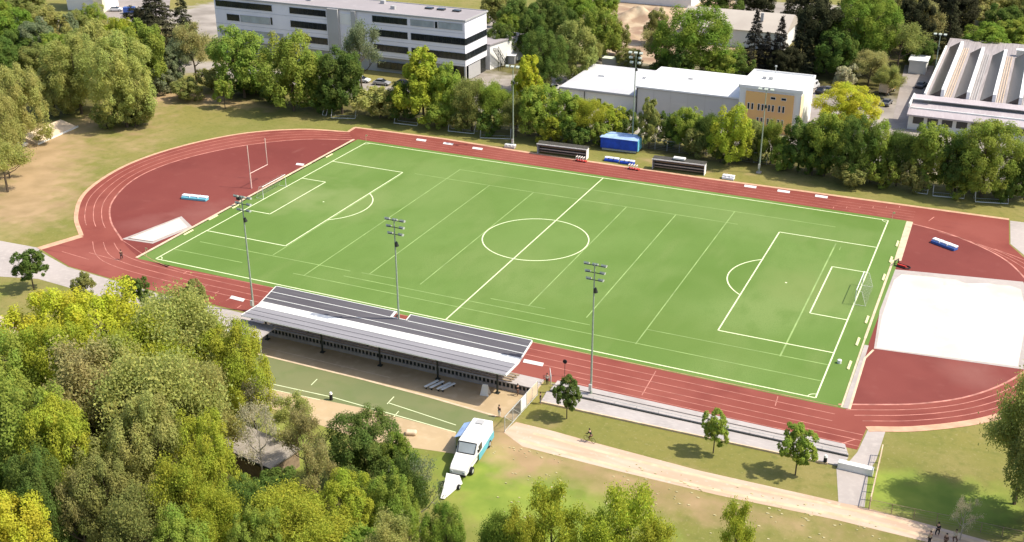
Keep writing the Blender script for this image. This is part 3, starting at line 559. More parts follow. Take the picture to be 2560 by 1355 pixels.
# open terrace to the right
def terrace():
    t = empty('open_terrace', (41, -45.7, 0), 0, 'long low concrete terrace steps between the track and the grass bank', 'terrace')
    b = MB()
    b.prism([(-18.9, 2.1), (18.4, 2.3), (19.2, .1), (-18.9, -.5)], 0, .42); b.build('upper_step', CONC, t)
    b = MB(); b.prism([(-19.3, -.56), (19.2, .04), (18.9, -2.15), (-19.0, -3.2)], 0, .18); b.build('lower_step', CONC, t)
    b = MB(); b.prism([(-19.1, -3.26), (17.2, -2.2), (17.2, -2.4), (-19.1, -3.5)], 0, .24); b.build('kerb', CREAM, t)
    b = MB(); b.prism([(-19.2, .85), (18.6, 1.3), (18.6, 1.22), (-19.2, .77)], .42, .55); b.build('step_edge', PAVE, t)
    r = MB(); r.prism([(-18.85, -.50), (19.15, .09), (19.15, -.02), (-18.85, -.62)], .18, .30); r.build('dark_strip', DARKM, t)  # plain dark strip along the joint between the two steps
    r = MB(); r.tube([(-18.8, -.40, .75), (19.0, .16, .75)], .03, 5)
    for k in range(14): x = -18.7 + k * 2.9; y = -.40 + .56 * (x + 18.8) / 37.8; r.tube([(x, y, .4), (x, y, .75)], .025, 5)
    r.build('handrail', GALV, t)
terrace()

# ------------------------------------------------------------------ floodlight masts
def mast(name, x, y, h, label, dense=True, faces=1, lean=0, base='plate', group='floodlight masts around the pitch'):
    t = empty(name, (x, y, 0), 0, label, 'floodlight mast', group)
    p = MB(); p.tube([(0, 0, 0), (0, 0, h * .5), (0, 0, h)], [.16, .12, .08], 8); p.build('pole', MASTM, t)
    p = MB(); p.box(-.45, .45, -.45, .45, 0, .25); p.build('base_plate', CONC, t)
    a = MB(); rows = 3 if dense else 1
    for i in range(rows):
        z = h - .2 - i * 1.0; wd = 1.4 - i * .2; a.tube([(-wd, 0, z), (wd, 0, z)], .06, 5)
    a.build('crossarm', DARKM, t)
    for i in range(rows):
        z = h - .2 - i * 1.0; wd = 1.4 - i * .2
        for k in (-1, 0, 1) if i == 0 else (-1, 1):
            b = MB(); xx = k * wd * .82; s = 1 if y < 0 else -1
            b.add([(xx - .36, .1 * s, z + .26), (xx + .36, .1 * s, z + .26), (xx + .36, .5 * s, z + .02), (xx - .36, .5 * s, z + .02), (xx - .3, 0, z - .1), (xx + .3, 0, z - .1), (xx + .3, .42 * s, z - .22), (xx - .3, .42 * s, z - .22)],
                  [(0, 1, 2, 3), (7, 6, 5, 4), (0, 4, 5, 1), (1, 5, 6, 2), (2, 6, 7, 3), (3, 7, 4, 0)]); lh = b.build('lamp_head', LAMPM, t)
            g = MB(); g.box(xx - .28, xx + .28, .46 * s if s > 0 else .47 * s, .47 * s if s > 0 else .46 * s, z - .2, z - .02); g.build('lens', PALEGL, lh)
    b = MB(); b.tube([(.12, 0, h - 3.3), (.2, .1, h - 3.9)], [.2, .3], 8); b.build('loudspeaker', DARKM, t)
    bx = MB(); bx.box(-.2, .2, -.42, -.14, 1.0, 1.9); bx.build('control_box', GALV, t)
mast('floodlight_mast', -27.6, -42.6, 18.4, 'tall pale floodlight mast at the left end of the grandstand roof', True)
mast('floodlight_mast', -1.0, -45.0, 20.2, 'floodlight mast with stacked lamps standing in the notch of the grandstand roof', True)
mast('floodlight_mast', 27.3, -44.9, 18.9, 'floodlight mast right of the grandstand beside the open terrace', True)
mast('floodlight_mast', -24.0, 43.5, 17.6, 'thin floodlight mast on the far side left of the first dugout', False)
mast('floodlight_mast', -.8, 53, 20.6, 'floodlight mast rising behind the blue covered stack', True)
mast('floodlight_mast', 27.1, 48.9, 17.2, 'bare light pole on the far grass verge in front of the yellow fronted block', False)
mast('floodlight_mast', 51.7, 127.6, 13.6, 'thin light pole beside the left edge of the factory roof', False)

# ------------------------------------------------------------------ goals and pitch gear
NET = mat('net', (.42, .42, .36), .9)
def football_goal(x, y, s, label, net=True):
    t = empty('football_goal', (x, y, 0), 0 if s > 0 else math.pi, label, 'goal', 'full size football goals')
    f = MB(); f.tube([(0, -3.66, 0), (0, -3.66, 2.44), (0, 3.66, 2.44), (0, 3.66, 0)], .065, 8); f.build('frame', WHITE, t)
    for yy in (-3.66, 3.66): f = MB(); f.tube([(0, yy, 2.44), (.8, yy, 2.3), (1.6, yy, .05), (0, yy, .05)], .025, 6); f.build('stanchion', WHITE, t)
    n = MB(); N = 20
    for i in range(N + 1):
        yy = -3.66 + 7.32 * i / N; n.tube([(0, yy, 2.44), (.8, yy, 2.3), (1.6, yy, .03)], .008, 3, cap=False)
    for k in range(9):
        q = k / 8; n.tube([(.8 + .8 * q, -3.66, 2.3 * (1 - q) + .03), (.8 + .8 * q, 3.66, 2.3 * (1 - q) + .03)], .008, 3, cap=False)
    n.build('net', NET, t)
football_goal(-HL - .1, .3, -1, 'white football goal with net in front of the gridiron goalpost')
football_goal(HL + .1, .2, 1, 'white football goal with net on the right hand goal line')
def gridiron(x, y, label):
    t = empty('gridiron_goalpost', (x, y, 0), 0, label, 'goalpost')
    f = MB(); f.tube([(0, 0, 0), (.0, 0, 3.1)], .12, 8); f.build('support_post', mat('pink_white_paint', (.72, .50, .44), .5), t)
    f = MB(); f.tube([(0, -.0, 8.6), (0, 0, 3.05), (0, 5.6, 3.05), (0, 5.6, 8.4)], .085, 8); f.build('upright_frame', bpy.data.materials['pink_white_paint'], t)
gridiron(-59.6, .4, 'tall slender gridiron goalpost standing behind the left football goal')
def training_goal(p0, p1, label, h=1.8, first=True):
    L = math.dist(p0, p1); t = empty('training_goal', (p0[0], p0[1], 0), math.atan2(p1[1] - p0[1], p1[0] - p0[0]), label, 'goal', 'spare goals parked along the far fence')
    f = MB(); f.tube([(0, 1.0, h), (0, 0, .06), (L, 0, .06), (L, 1.0, h)], .075, 6); f.build('frame', WHITE, t)
    f = MB(); f.tube([(0, 1.0, h), (0, 2.0, .05), (L, 2.0, .05), (L, 1.0, h)], .05, 6); f.build('base_frame', GALV, t)
    n = MB()
    for i in range(int(L / .4) + 1): n.tube([(min(L, i * .4), 0.02, .1), (min(L, i * .4), 1.98, .1)], .012, 3, cap=False)
    n.build('net', NET, t)
for a, b, lab in (((828, 295), (888, 297), 'white spare goal lying tilted beside the dark green tree left of the track corner'), ((985, 308), (1043, 315), 'white spare goal lying by the pale bush above the track corner'),
                  ((1120, 328), (1185, 335), 'white spare goal between the pale bush goal and the dark framed goal'),
                  ((2332, 490), (2410, 497), 'left one of the pair of long white goals at the right end of far verge'), ((2438, 505), (2520, 510), 'rightmost long white goal at the right end of far verge')):
    training_goal(G(*a), G(*b), lab)
training_goal(G(2288, 482), G(2318, 486), 'small white framed goal next to the pair of long goals on the right verge', 1.2)
training_goal(G(1200, 345), G(1276, 348), 'dark netted goal standing left of the first far mast', 2.0)
training_goal(G(806, 288), G(815, 290), 'narrow white goal leaning under the dark green tree', 2.0)
def dugout(x0, x1, y, label):
    L = x1 - x0; t = empty('dugout', (x0, y, 0), .05, label, 'dugout', 'team dugouts on the far side')
    s = MB(); s.box(0, L, 1.5, 1.6, 0, 2.2); s.build('back_panel', DUG, t)
    r = MB(); r.add([(-.15, -.1, 2.25), (L + .15, -.1, 2.25), (L + .15, 1.7, 2.45), (-.15, 1.7, 2.45), (-.15, -.1, 2.15), (L + .15, -.1, 2.15), (L + .15, 1.7, 2.35), (-.15, 1.7, 2.35)], [(0, 1, 2, 3), (7, 6, 5, 4), (0, 4, 5, 1), (1, 5, 6, 2), (2, 6, 7, 3), (3, 7, 4, 0)]); r.build('roof', DUG, t)
    e = MB(); e.box(-.15, L + .15, -.22, -.1, 2.12, 2.32); e.build('roof_edge', WHITE, t)
    for xx in (-.1, L): e = MB(); e.box(xx, xx + .1, 0, 1.5, 0, 2.14); e.build('side_panel', PALEGL if xx < 0 else WALLW, t)
    for i in range(3): b = MB(); b.box(.12, L - .12, .5 + i * .3, .62 + i * .3, .42 + i * .45, .6 + i * .45); b.build('bench', GALV if i == 1 else WOOD, t)
dugout(-17.6, -7.0, 41.6, 'long dark slatted dugout left of the blue covered stack')
dugout(7.2, 17.6, 42.2, 'long dark slatted dugout right of the blue covered stack with white box on roof')
o = MB(); o.box(0, 2.4, 0, 1.0, 0, .35); o = o.build('white_box', WHITE, bevel=.05); o.location = (11.1, 42.9, 2.5); tag(o, 'flat white box lying on the roof of the right dugout', 'box')
def blue_stack():
    t = empty('covered_mat_stack', (-6.6, 49.2, 0), .06, 'large bright blue tarpaulin covered high jump mat stack behind the dugouts', 'mat stack')
    rr = random.Random(2); v = []; nx, nz = 14, 6
    b = MB(); b.box(0, 8.0, 0, 3.4, .5, 2.9); b.build('tarpaulin', BLUE, t, bevel=.25)
    b = MB(); b.add([(-.1, -.15, 2.86), (8.1, -.15, 2.82), (7.9, 3.6, 3.02), (.2, 3.6, 3.02), (-.1, -.15, 2.96), (8.1, -.15, 2.92), (7.9, 3.6, 3.14), (.2, 3.6, 3.14)], [(4, 5, 6, 7), (3, 2, 1, 0), (0, 1, 5, 4), (1, 2, 6, 5), (2, 3, 7, 6), (3, 0, 4, 7)]); b.build('top_sheet', LBLUE, t, bevel=.04)
    b = MB(); b.box(8.02, 8.12, .1, 3.3, .5, 2.8); b.build('end_flap', mat('cyan_tarpaulin', (.16, .50, .68), .5, .2, 1), t)
    b = MB(); b.box(.3, 7.7, .3, 3.1, .12, .5); b.build('trolley', GALV, t)
    for x in (.8, 7.2):
        for y in (.5, 2.9): b = MB(); b.tube([(x, y - .08, .16), (x, y + .08, .16)], .16, 10); b.build('wheel', BLACK, t)
blue_stack()
PLB = mat('white_blue_plastic', (.72, .76, .80), .5); CY = mat('cyan_pad', (.16, .50, .60), .5); PADB = mat('blue_pad', (.05, .14, .45), .5)
def pad(x, y, L, rz, label, cyl=.5, side=BLUE, top=PLB, group='padded rolls around the pitch'):
    t = empty('crash_pad', (x, y, 0), rz, label, 'crash pad', group)
    b = MB(); b.box(0, L, .2, 1.1, .5, .8); b.build('top_cushion', top, t, bevel=.1)
    b = MB(); b.box(.03, L - .03, -.1, 1.07, 0.05, .5); b.build('base_cushion', side, t, bevel=.06)
    for k in range(1, 3): b = MB(); b.box(L * k / 3 - .03, L * k / 3 + .03, -.01, 1.11, .06, .82); b.build('strap', DARKM if side is BLUE else WHITE, t)
pad(-68.2, -9.7, 5.2, .16, 'pale cyan crash pad lying on the left red infield', side=CY)
pad(62.0, 26.0, 4.6, -.52, 'white topped blue crash pad lying on the right red infield', side=mat('dull_blue', (.05, .12, .36), .6))
pad(-3.4, 43.0, 3.0, .02, 'left white and blue crash pad in front of the blue covered stack')
pad(.0, 42.8, 3.0, .02, 'right white and blue crash pad in front of the blue covered stack')
pad(-25.6, 42.3, 2.4, .03, 'short white crash pad at the foot of the first far mast', top=WHITE, side=PAVE)
pad(21.3, 42.4, 2.4, .0, 'short white crash pad right of the right dugout', top=WHITE, side=PLB)
def board(x, y, L, rz, label, col_=WHITE, h=.3, group='low white boards beside the track'):
    t = empty('marker_board', (x, y, 0), rz, label, 'board', group)
    b = MB(); W = .5 if h > .2 else .28; b.add([(0, 0, .05), (L, 0, .05), (L, W, h), (0, W, h), (0, .08, .02), (L, .08, .02), (L, W + .08, h - .03), (0, W + .08, h - .03)], [(0, 1, 2, 3), (7, 6, 5, 4), (0, 4, 5, 1), (1, 5, 6, 2), (2, 6, 7, 3), (3, 7, 4, 0)]); b.build('panel', col_, t)
    for q in (.15, L - .2): s = MB(); s.box(q, q + .06, W, W + .1, 0, h - .04); s.build('foot', DARKM, t)
for i, (u, v, lab) in enumerate([(1040, 351, 'white board on far track edge nearest the track corner'), (1107, 360, 'white board on far track edge, second from the track corner'), (1180, 372, 'white board on the far track just left of the first mast'),
                                 (1860, 467, 'white board on far track right of the white crash pad'), (1943, 479, 'white board on far track between its two neighbours right of dugout'), (2037, 492, 'white board on far track nearest the far right pitch corner')]):
    x, y = G(u, v); board(x, y, 2.3, .0, lab)
board(-33.6, -40.6, 2.6, -.05, 'white board on the near track left of the grandstand'); board(15.6, -40.4, 2.9, .02, 'white board on the near track right of the grandstand roof')
board(-59.6, 15.2, 1.7, .1, 'small white board on dark stand behind the left touchline kerb')
pale = mat('pale_yellow_paint', (.60, .58, .30), .6)
for i, (u, v, lab) in enumerate([(822, 390, 'pale yellow board on left kerb nearest the far corner'), (768, 413, 'pale yellow board on left kerb next to small white board'), (717, 440, 'pale yellow board on left kerb just above the goal'), (532, 545, 'pale yellow board on left kerb between the goal and the jump pit'), (590, 516, 'pale yellow board on left kerb just below the goal'), (470, 582, 'pale yellow board on left kerb beside the jump pit'),
                                 (2242, 610, 'pale yellow board on right kerb furthest from the camera'), (2226, 650, 'pale yellow board on right kerb beside the black sled'), (2208, 694, 'pale yellow board on right kerb by the top corner of sand'), (2166, 800, 'pale yellow board on right kerb left of the middle of sand'), (2143, 855, 'pale yellow board on right kerb by the lower corner of sand'), (2122, 914, 'pale yellow board on right kerb nearest the camera')]):
    x, y = G(u, v); board(x + .25, y - 1.2, 2.5, math.pi / 2, lab, pale, .16, 'pale boards along the pitch ends')
def sled(x, y, rz, label):
    t = empty('training_sled', (x, y, 0), rz, label, 'training sled')
    b = MB(); b.tube([(0, 0, .12), (1.9, 0, .12), (2.3, .35, .12), (2.3, .9, .12), (1.9, 1.2, .12), (0, 1.2, .12)], .1, 6); b.build('frame', BLACK, t)
    b = MB(); b.tube([(0, 0, .2), (0, 0, .9), (0, 1.2, .9), (0, 1.2, .2)], .09, 6); b.build('push_bar', DARKM, t); b = MB(); b.box(.2, 1.7, .45, .75, .1, .3); b.build('weight_pad', REDW, t)
sled(57.7, 13.6, -.35, 'black tube framed training sled at the right pitch edge above the sand')
def hurdle_stack(x, y, label):
    t = empty('hurdle_trolley', (x, y, 0), -.1, label, 'hurdle trolley')
    b = MB(); b.box(0, 2.4, 0, .8, .15, .28); b.build('platform', REDW, t)
    for k in range(4):
        h = MB(); xx = .2 + k * .55; h.tube([(xx, 0, .3), (xx, 0, 1.0), (xx + .0, .8, 1.0), (xx, .8, .3)], .05, 5); h.box(xx - .03, xx + .03, -.02, .82, .85, 1.05); h.build('hurdle', WHITE, t)
    for k in (.3, 2.1): w_ = MB(); w_.tube([(k, -.05, .16), (k, .05, .16)], .16, 8); w_.build('wheel', BLACK, t)
hurdle_stack(-8.8, 40.6, 'red and white hurdle trolley below the left dugout'); hurdle_stack(2.6, 40.3, 'white hurdle trolley with black wheel beside blue crash pads')
for x, y, c, lab in ((-56.2, -33.2, CREAM, 'pale corner flag at the near left pitch corner'), (54.6, 33.8, CREAM, 'pale corner flag at the far right pitch corner'), (-54.4, 34, CREAM, 'pale corner flag at the far left pitch corner')):
    t = empty('corner_flag', (x, y, 0), 0, lab, 'corner flag'); b = MB(); b.tube([(0, 0, 0), (0, 0, 1.6)], .03, 6); b.build('pole', c, t); b = MB(); b.box(0, .4, -.01, .01, 1.3, 1.6); b.build('flag', pale, t)
o = MB(); o.tube([(0, 0, 0), (0, 0, .5), (0, 0, .55)], [.28, .3, .2], 10); o = o.build('ball_bin', WHITE); o.location = (55.2, -22.8, .02); tag(o, 'small white bin beside the right goal line', 'bin')
# sign post on the red track right of the stand
t = empty('signal_post', (22.3, -41.6, 0), 0, 'thin post with black round head on near track right of grandstand', 'post'); b = MB(); b.tube([(0, 0, 0), (0, 0, 2.3)], .04, 6); b.build('pole', DARKM, t); b = MB(); b.tube([(0, -.06, 2.3), (0, .06, 2.3)], .3, 14); b.build('round_head', BLACK, t)
t = empty('speaker_box', (-56.0, -8.2, 0), 0, 'black box on a thin pole at the left goal line', 'speaker'); b = MB(); b.tube([(0, 0, 0), (0, 0, 1.6)], .05, 6); b.build('pole', DARKM, t); b = MB(); b.box(-.35, .35, -.3, .3, 1.3, 2.0); b.build('box', BLACK, t, bevel=.05)
def bench_set(x, y, label, m1):
    t = empty('metal_bench', (x, y, 0), 1.22, label, 'bench', 'benches stacked under the stand roof')
    b = MB(); b.box(0, 2.4, 0, .38, .42, .48); b.build('seat', m1, t)
    for q in (.2, 2.1): b = MB(); b.box(q, q + .06, .02, .36, 0, .42); b.build('leg', DARKM, t)
for i, dx in enumerate((0, .75, 1.75, 2.35)): bench_set(7.0 + dx, -52.4 + .08 * i, ('leftmost white bench of four on the shaded plaza', 'second white bench from the left on the shaded plaza', 'third white bench from the left on the shaded plaza', 'rightmost white bench of four on the shaded plaza')[i], WHITE)
t = empty('a_frame_board', (14.6, -50.2, 0), .1, 'white folding board at the foot of the right stand column', 'board')
b = MB(); b.add([(-.6, -.4, 0), (.6, -.4, 0), (.35, 0, 1.5), (-.35, 0, 1.5), (-.6, -.34, 0), (.6, -.34, 0), (.35, .05, 1.5), (-.35, .05, 1.5)], [(0, 1, 2, 3), (7, 6, 5, 4), (0, 4, 5, 1), (1, 5, 6, 2), (2, 6, 7, 3), (3, 7, 4, 0)]); b.build('front_panel', WHITE, t)
b = MB(); b.add([(-.6, .4, 0), (.6, .4, 0), (.35, .06, 1.5), (-.35, .06, 1.5), (-.6, .46, 0), (.6, .46, 0), (.35, .1, 1.5), (-.35, .1, 1.5)], [(0, 1, 2, 3), (7, 6, 5, 4), (0, 4, 5, 1), (1, 5, 6, 2), (2, 6, 7, 3), (3, 7, 4, 0)]); b.build('back_panel', WHITE, t)
for x, y, lab in ((-3.0, -59.6, 'black topped bollard on the white line of the small green strip'), (57.9, -47.9, 'dark bollard with white cap at the end of the terrace kerb')):
    t = empty('bollard', (x, y, 0), 0, lab, 'bollard'); b = MB(); b.tube([(0, 0, 0), (0, 0, .9)], [.22, .2], 10); b.build('post', BLACK, t); b = MB(); b.tube([(0, 0, .9), (0, 0, 1.15)], [.24, .16], 10); b.build('cap', WHITE, t)
o = MB(); o.box(0, 4.0, 0, .8, 0, .9); o = o.build('gate_screen', WHITE, bevel=.05); o.location = (59.4, -48.4, 0); o.rotation_euler = (0, 0, .0); tag(o, 'long bright white screen at the head of the paved ramp', 'screen')

# fences
def fence(pts, h, label, rail=GALV, wires=5, step=2.5, name='wire_fence', thick=.05):
    t = empty(name, (*pts[0], 0), 0, label, 'fence'); ox, oy = pts[0]; k = 0
    w_ = MB()
    for a, b in zip(pts[:-1], pts[1:]):
        L = math.dist(a, b); n = max(1, round(L / step))
        for i in range(n + (1 if b == pts[-1] else 0)):
            q = i / n; x, y = a[0] + (b[0] - a[0]) * q - ox, a[1] + (b[1] - a[1]) * q - oy
            if k < 95: p = MB(); p.tube([(x, y, 0), (x, y, h)], thick, 6); p.build('post', rail, t); k += 1
        for j in range(wires): z = h * (j + .3) / wires; w_.tube([(a[0] - ox, a[1] - oy, z), (b[0] - ox, b[1] - oy, z)], .014, 3)
        w_.tube([(a[0] - ox, a[1] - oy, h), (b[0] - ox, b[1] - oy, h)], thick * .8, 5)
    w_.build('wire', rail, t)
fence([(-64, 53.5), (-25, 54.0), (30, 54.5), (78, 55.5)], 2.2, 'long wire fence behind the far row of trees', WALLG, 6, 2.6)
fence([(63.7, -43.6), (64.0, -54.7)], 1.6, 'pale railing with cream top rail right of the paved ramp', CREAM, 4, 1.6, 'railing', .08)
fence([(64.0, -54.9), (73.4, -54.3), (84, -53.8)], 1.3, 'thin dark fence along the dirt path to the right', WOOD, 4, 2.2, 'wire_fence', .04)
fence([(20.4, -42.2), (21.4, -44.2)], 1.2, 'short white railing between the grandstand end and terrace', WHITE, 5, .5, 'railing', .04)
def gate():
    t = empty('sports_ground_gate', (20.9, -47.6, 0), math.atan2(-9.6, -.2), 'tall mesh gate with cream panels between the plaza and the dirt path', 'gate')
    f = MB()
    for x in (0, 1.7, 3.4, 5.1, 7.4, 9.7): f.tube([(x, 0, 0), (x, 0, 2.2)], .06, 6)
    f.tube([(0, 0, 2.2), (9.7, 0, 2.2)], .05, 6); f.tube([(0, 0, .15), (9.7, 0, .15)], .05, 6); f.build('frame', GALV, t)
    for x in (.05, 1.75, 3.45): p = MB(); p.box(x + .05, x + 1.55, -.03, .03, .35, 2.1); p.build('panel', CREAM if x < 3 else WHITE, t)
    m_ = MB()
    for i in range(16): m_.tube([(5.2 + i * .28, 0, .15), (5.2 + i * .28, 0, 2.2)], .018, 3)
    for x in (5.2, 7.4): m_.tube([(x, 0, .2), (x + 2.2, 0, 2.1)], .03, 4)
    m_.build('mesh_panel', GALV, t)
gate()

# ------------------------------------------------------------------ vehicles
def wheel(par, x, y, r, wd=.22):
    w_ = MB(); w_.tube([(x, y - wd / 2, r), (x, y + wd / 2, r)], r, 14); wo = w_.build('wheel', BLACK, par)
    q = MB(); q.tube([(x, y - wd / 2 - .01, r), (x, y + wd / 2 + .01, r)], r * .55, 10); q.build('rim', GALV, wo)
def car(loc, rz, paint, label, van=False, group='vehicles parked beyond the pitch'):
    t = empty('parked_van' if van else 'parked_car', loc, rz, label, 'van' if van else 'car', group)
    b = MB()
    if van: low = [(-2.5, .35), (-2.5, 1.0), (-2.45, 2.1), (1.0, 2.15), (1.7, 1.25), (2.5, 1.0), (2.55, .35)]
    else: low = [(-2.15, .35), (-2.2, .85), (-2.0, .95), (-1.2, 1.0), (1.0, .98), (2.0, .8), (2.2, .6), (2.2, .35)]
    W = .92
    b.add([(x, -W, z) for x, z in low] + [(x, W, z) for x, z in low], [tuple(range(len(low))), tuple(range(2 * len(low) - 1, len(low) - 1, -1))] + [(i, (i + 1) % len(low), len(low) + (i + 1) % len(low), len(low) + i) for i in range(len(low))])
    b.build('body', paint, t, bevel=.08)
    g = MB()
    if van: g.add([(1.05, -.8, 2.08), (1.05, .8, 2.08), (1.72, .84, 1.27), (1.72, -.84, 1.27), (1.0, -.8, 2.0), (1.0, .8, 2.0), (1.6, .84, 1.2), (1.6, -.84, 1.2)], [(0, 1, 2, 3), (7, 6, 5, 4), (0, 4, 5, 1), (1, 5, 6, 2), (2, 6, 7, 3), (3, 7, 4, 0)]); g.box(-.2, .9, -.935, .935, 1.25, 1.9)
    else:
        pr = [(-1.75, .96), (-1.2, 1.42), (.2, 1.46), (1.05, .96)]
        g.add([(x, -.82 if z < 1 else -.66, z) for x, z in pr] + [(x, .82 if z < 1 else .66, z) for x, z in pr], [(0, 1, 2, 3), (7, 6, 5, 4)] + [(i, (i + 1) % 4, 4 + (i + 1) % 4, 4 + i) for i in range(4)])
    g.build('glazing', GLASSD, t)
    if not van: r = MB(); r.box(-1.15, .15, -.64, .64, 1.45, 1.49); r.build('roof', paint, t, bevel=.015)
    for x in (-1.4, 1.4):
        for y in (-.85, .85): wheel(t, x, y, .33)
    for y in (-.65, .65): h = MB(); h.box(2.14 if not van else 2.46, 2.24 if not van else 2.57, y - .18, y + .18, .6, .75); h.build('headlight', PALEGL, t)
    return t
cw = mat('car_white', (.70, .70, .70), .3, .05, 1, spec=.6); cb = mat('car_dark', (.03, .03, .035), .3, .1, 1, spec=.6); cs = mat('car_silver', (.40, .40, .41), .3, .1, 1, spec=.6, metal=.3); cbl = mat('car_blue', (.03, .09, .36), .3, .1, 1, spec=.6); cg = mat('car_grey', (.14, .14, .15), .3, .1, 1, spec=.6)
for u, v, rz, m_, lab, vn in ((2030, 222, 1.35, cw, 'white van parked right behind the yellow fronted block', True), (2055, 232, 1.3, cb, 'black car parked next to the white van behind yellow block', False), (2072, 230, 1.3, cg, 'dark grey car second from the white van behind yellow block', False),
                             (330, 34, .5, cbl, 'blue van on the yard at the top left', True), (290, 28, .5, cw, 'white car left of the blue van at the top left', False), (372, 25, .6, cw, 'white car right of the blue van at the top left', False),
                             (2216, 262, 1.45, cg, 'grey car parked on the verge left of the asphalt road', False), (2320, 240, 1.5, cs, 'silver car parked between road and factory wall', False), (2302, 218, 1.4, cg, 'dark car behind the silver car at the factory wall', False),
                             (905, 205, .1, cw, 'white car parked below the office behind the wispy tree', False), (955, 212, .1, cs, 'silver car parked below the office windows', False), (1010, 214, .1, cb, 'dark car parked below the office right of the silver car', False), (1385, 225, 1.2, cw, 'white car parked left of the low white hall', False)):
    x, y = G(u, v); car((x, y, .03), rz, m_, lab, vn)
def box_truck(u, v, rz, label):
    x, y = G(u, v); t = empty('box_truck', (x, y, 0), rz, label, 'truck')
    b = MB(); b.box(-3.2, 1.2, -1.1, 1.1, .8, 3.0); b.build('cargo_box', CREAM, t, bevel=.05); b = MB(); b.box(1.3, 2.9, -1.0, 1.0, .6, 2.3); b.build('cab', mat('orange_paint', (.65, .30, .08), .5), t, bevel=.12)
    b = MB(); b.box(2.4, 2.93, -.85, .85, 1.5, 2.1); b.build('windscreen', GLASSD, t)
    for xx in (-2.2, 2.1):
        for yy in (-.95, .95): wheel(t, xx, yy, .45)
box_truck(2218, 232, 1.35, 'cream box truck with orange cab parked at the left side of the road')
t = empty('site_container', G(1550, 172) + (0,), .02, 'long pale green container behind the low white hall', 'container'); b = MB(); b.box(-4.6, 4.6, -1.2, 1.2, .1, 2.6); b.build('body', WALLG, t); b = MB(); b.box(-4.7, 4.7, -1.3, 1.3, 2.6, 2.75); b.build('roof', mat('pale_green_roof', (.62, .66, .50), .6), t)
for u, v, lab in ((1275, 158, 'small white hut roof beside the annex stair'),):
    x, y = G(u, v); t = empty('hut', (x, y, 0), .2, lab, 'hut'); b = MB(); b.box(-1.5, 1.5, -1, 1, 0, 2.2); b.build('wall', WALLG, t); b = MB(); b.box(-1.7, 1.7, -1.2, 1.2, 2.2, 2.35); b.build('roof', ROOFW, t)

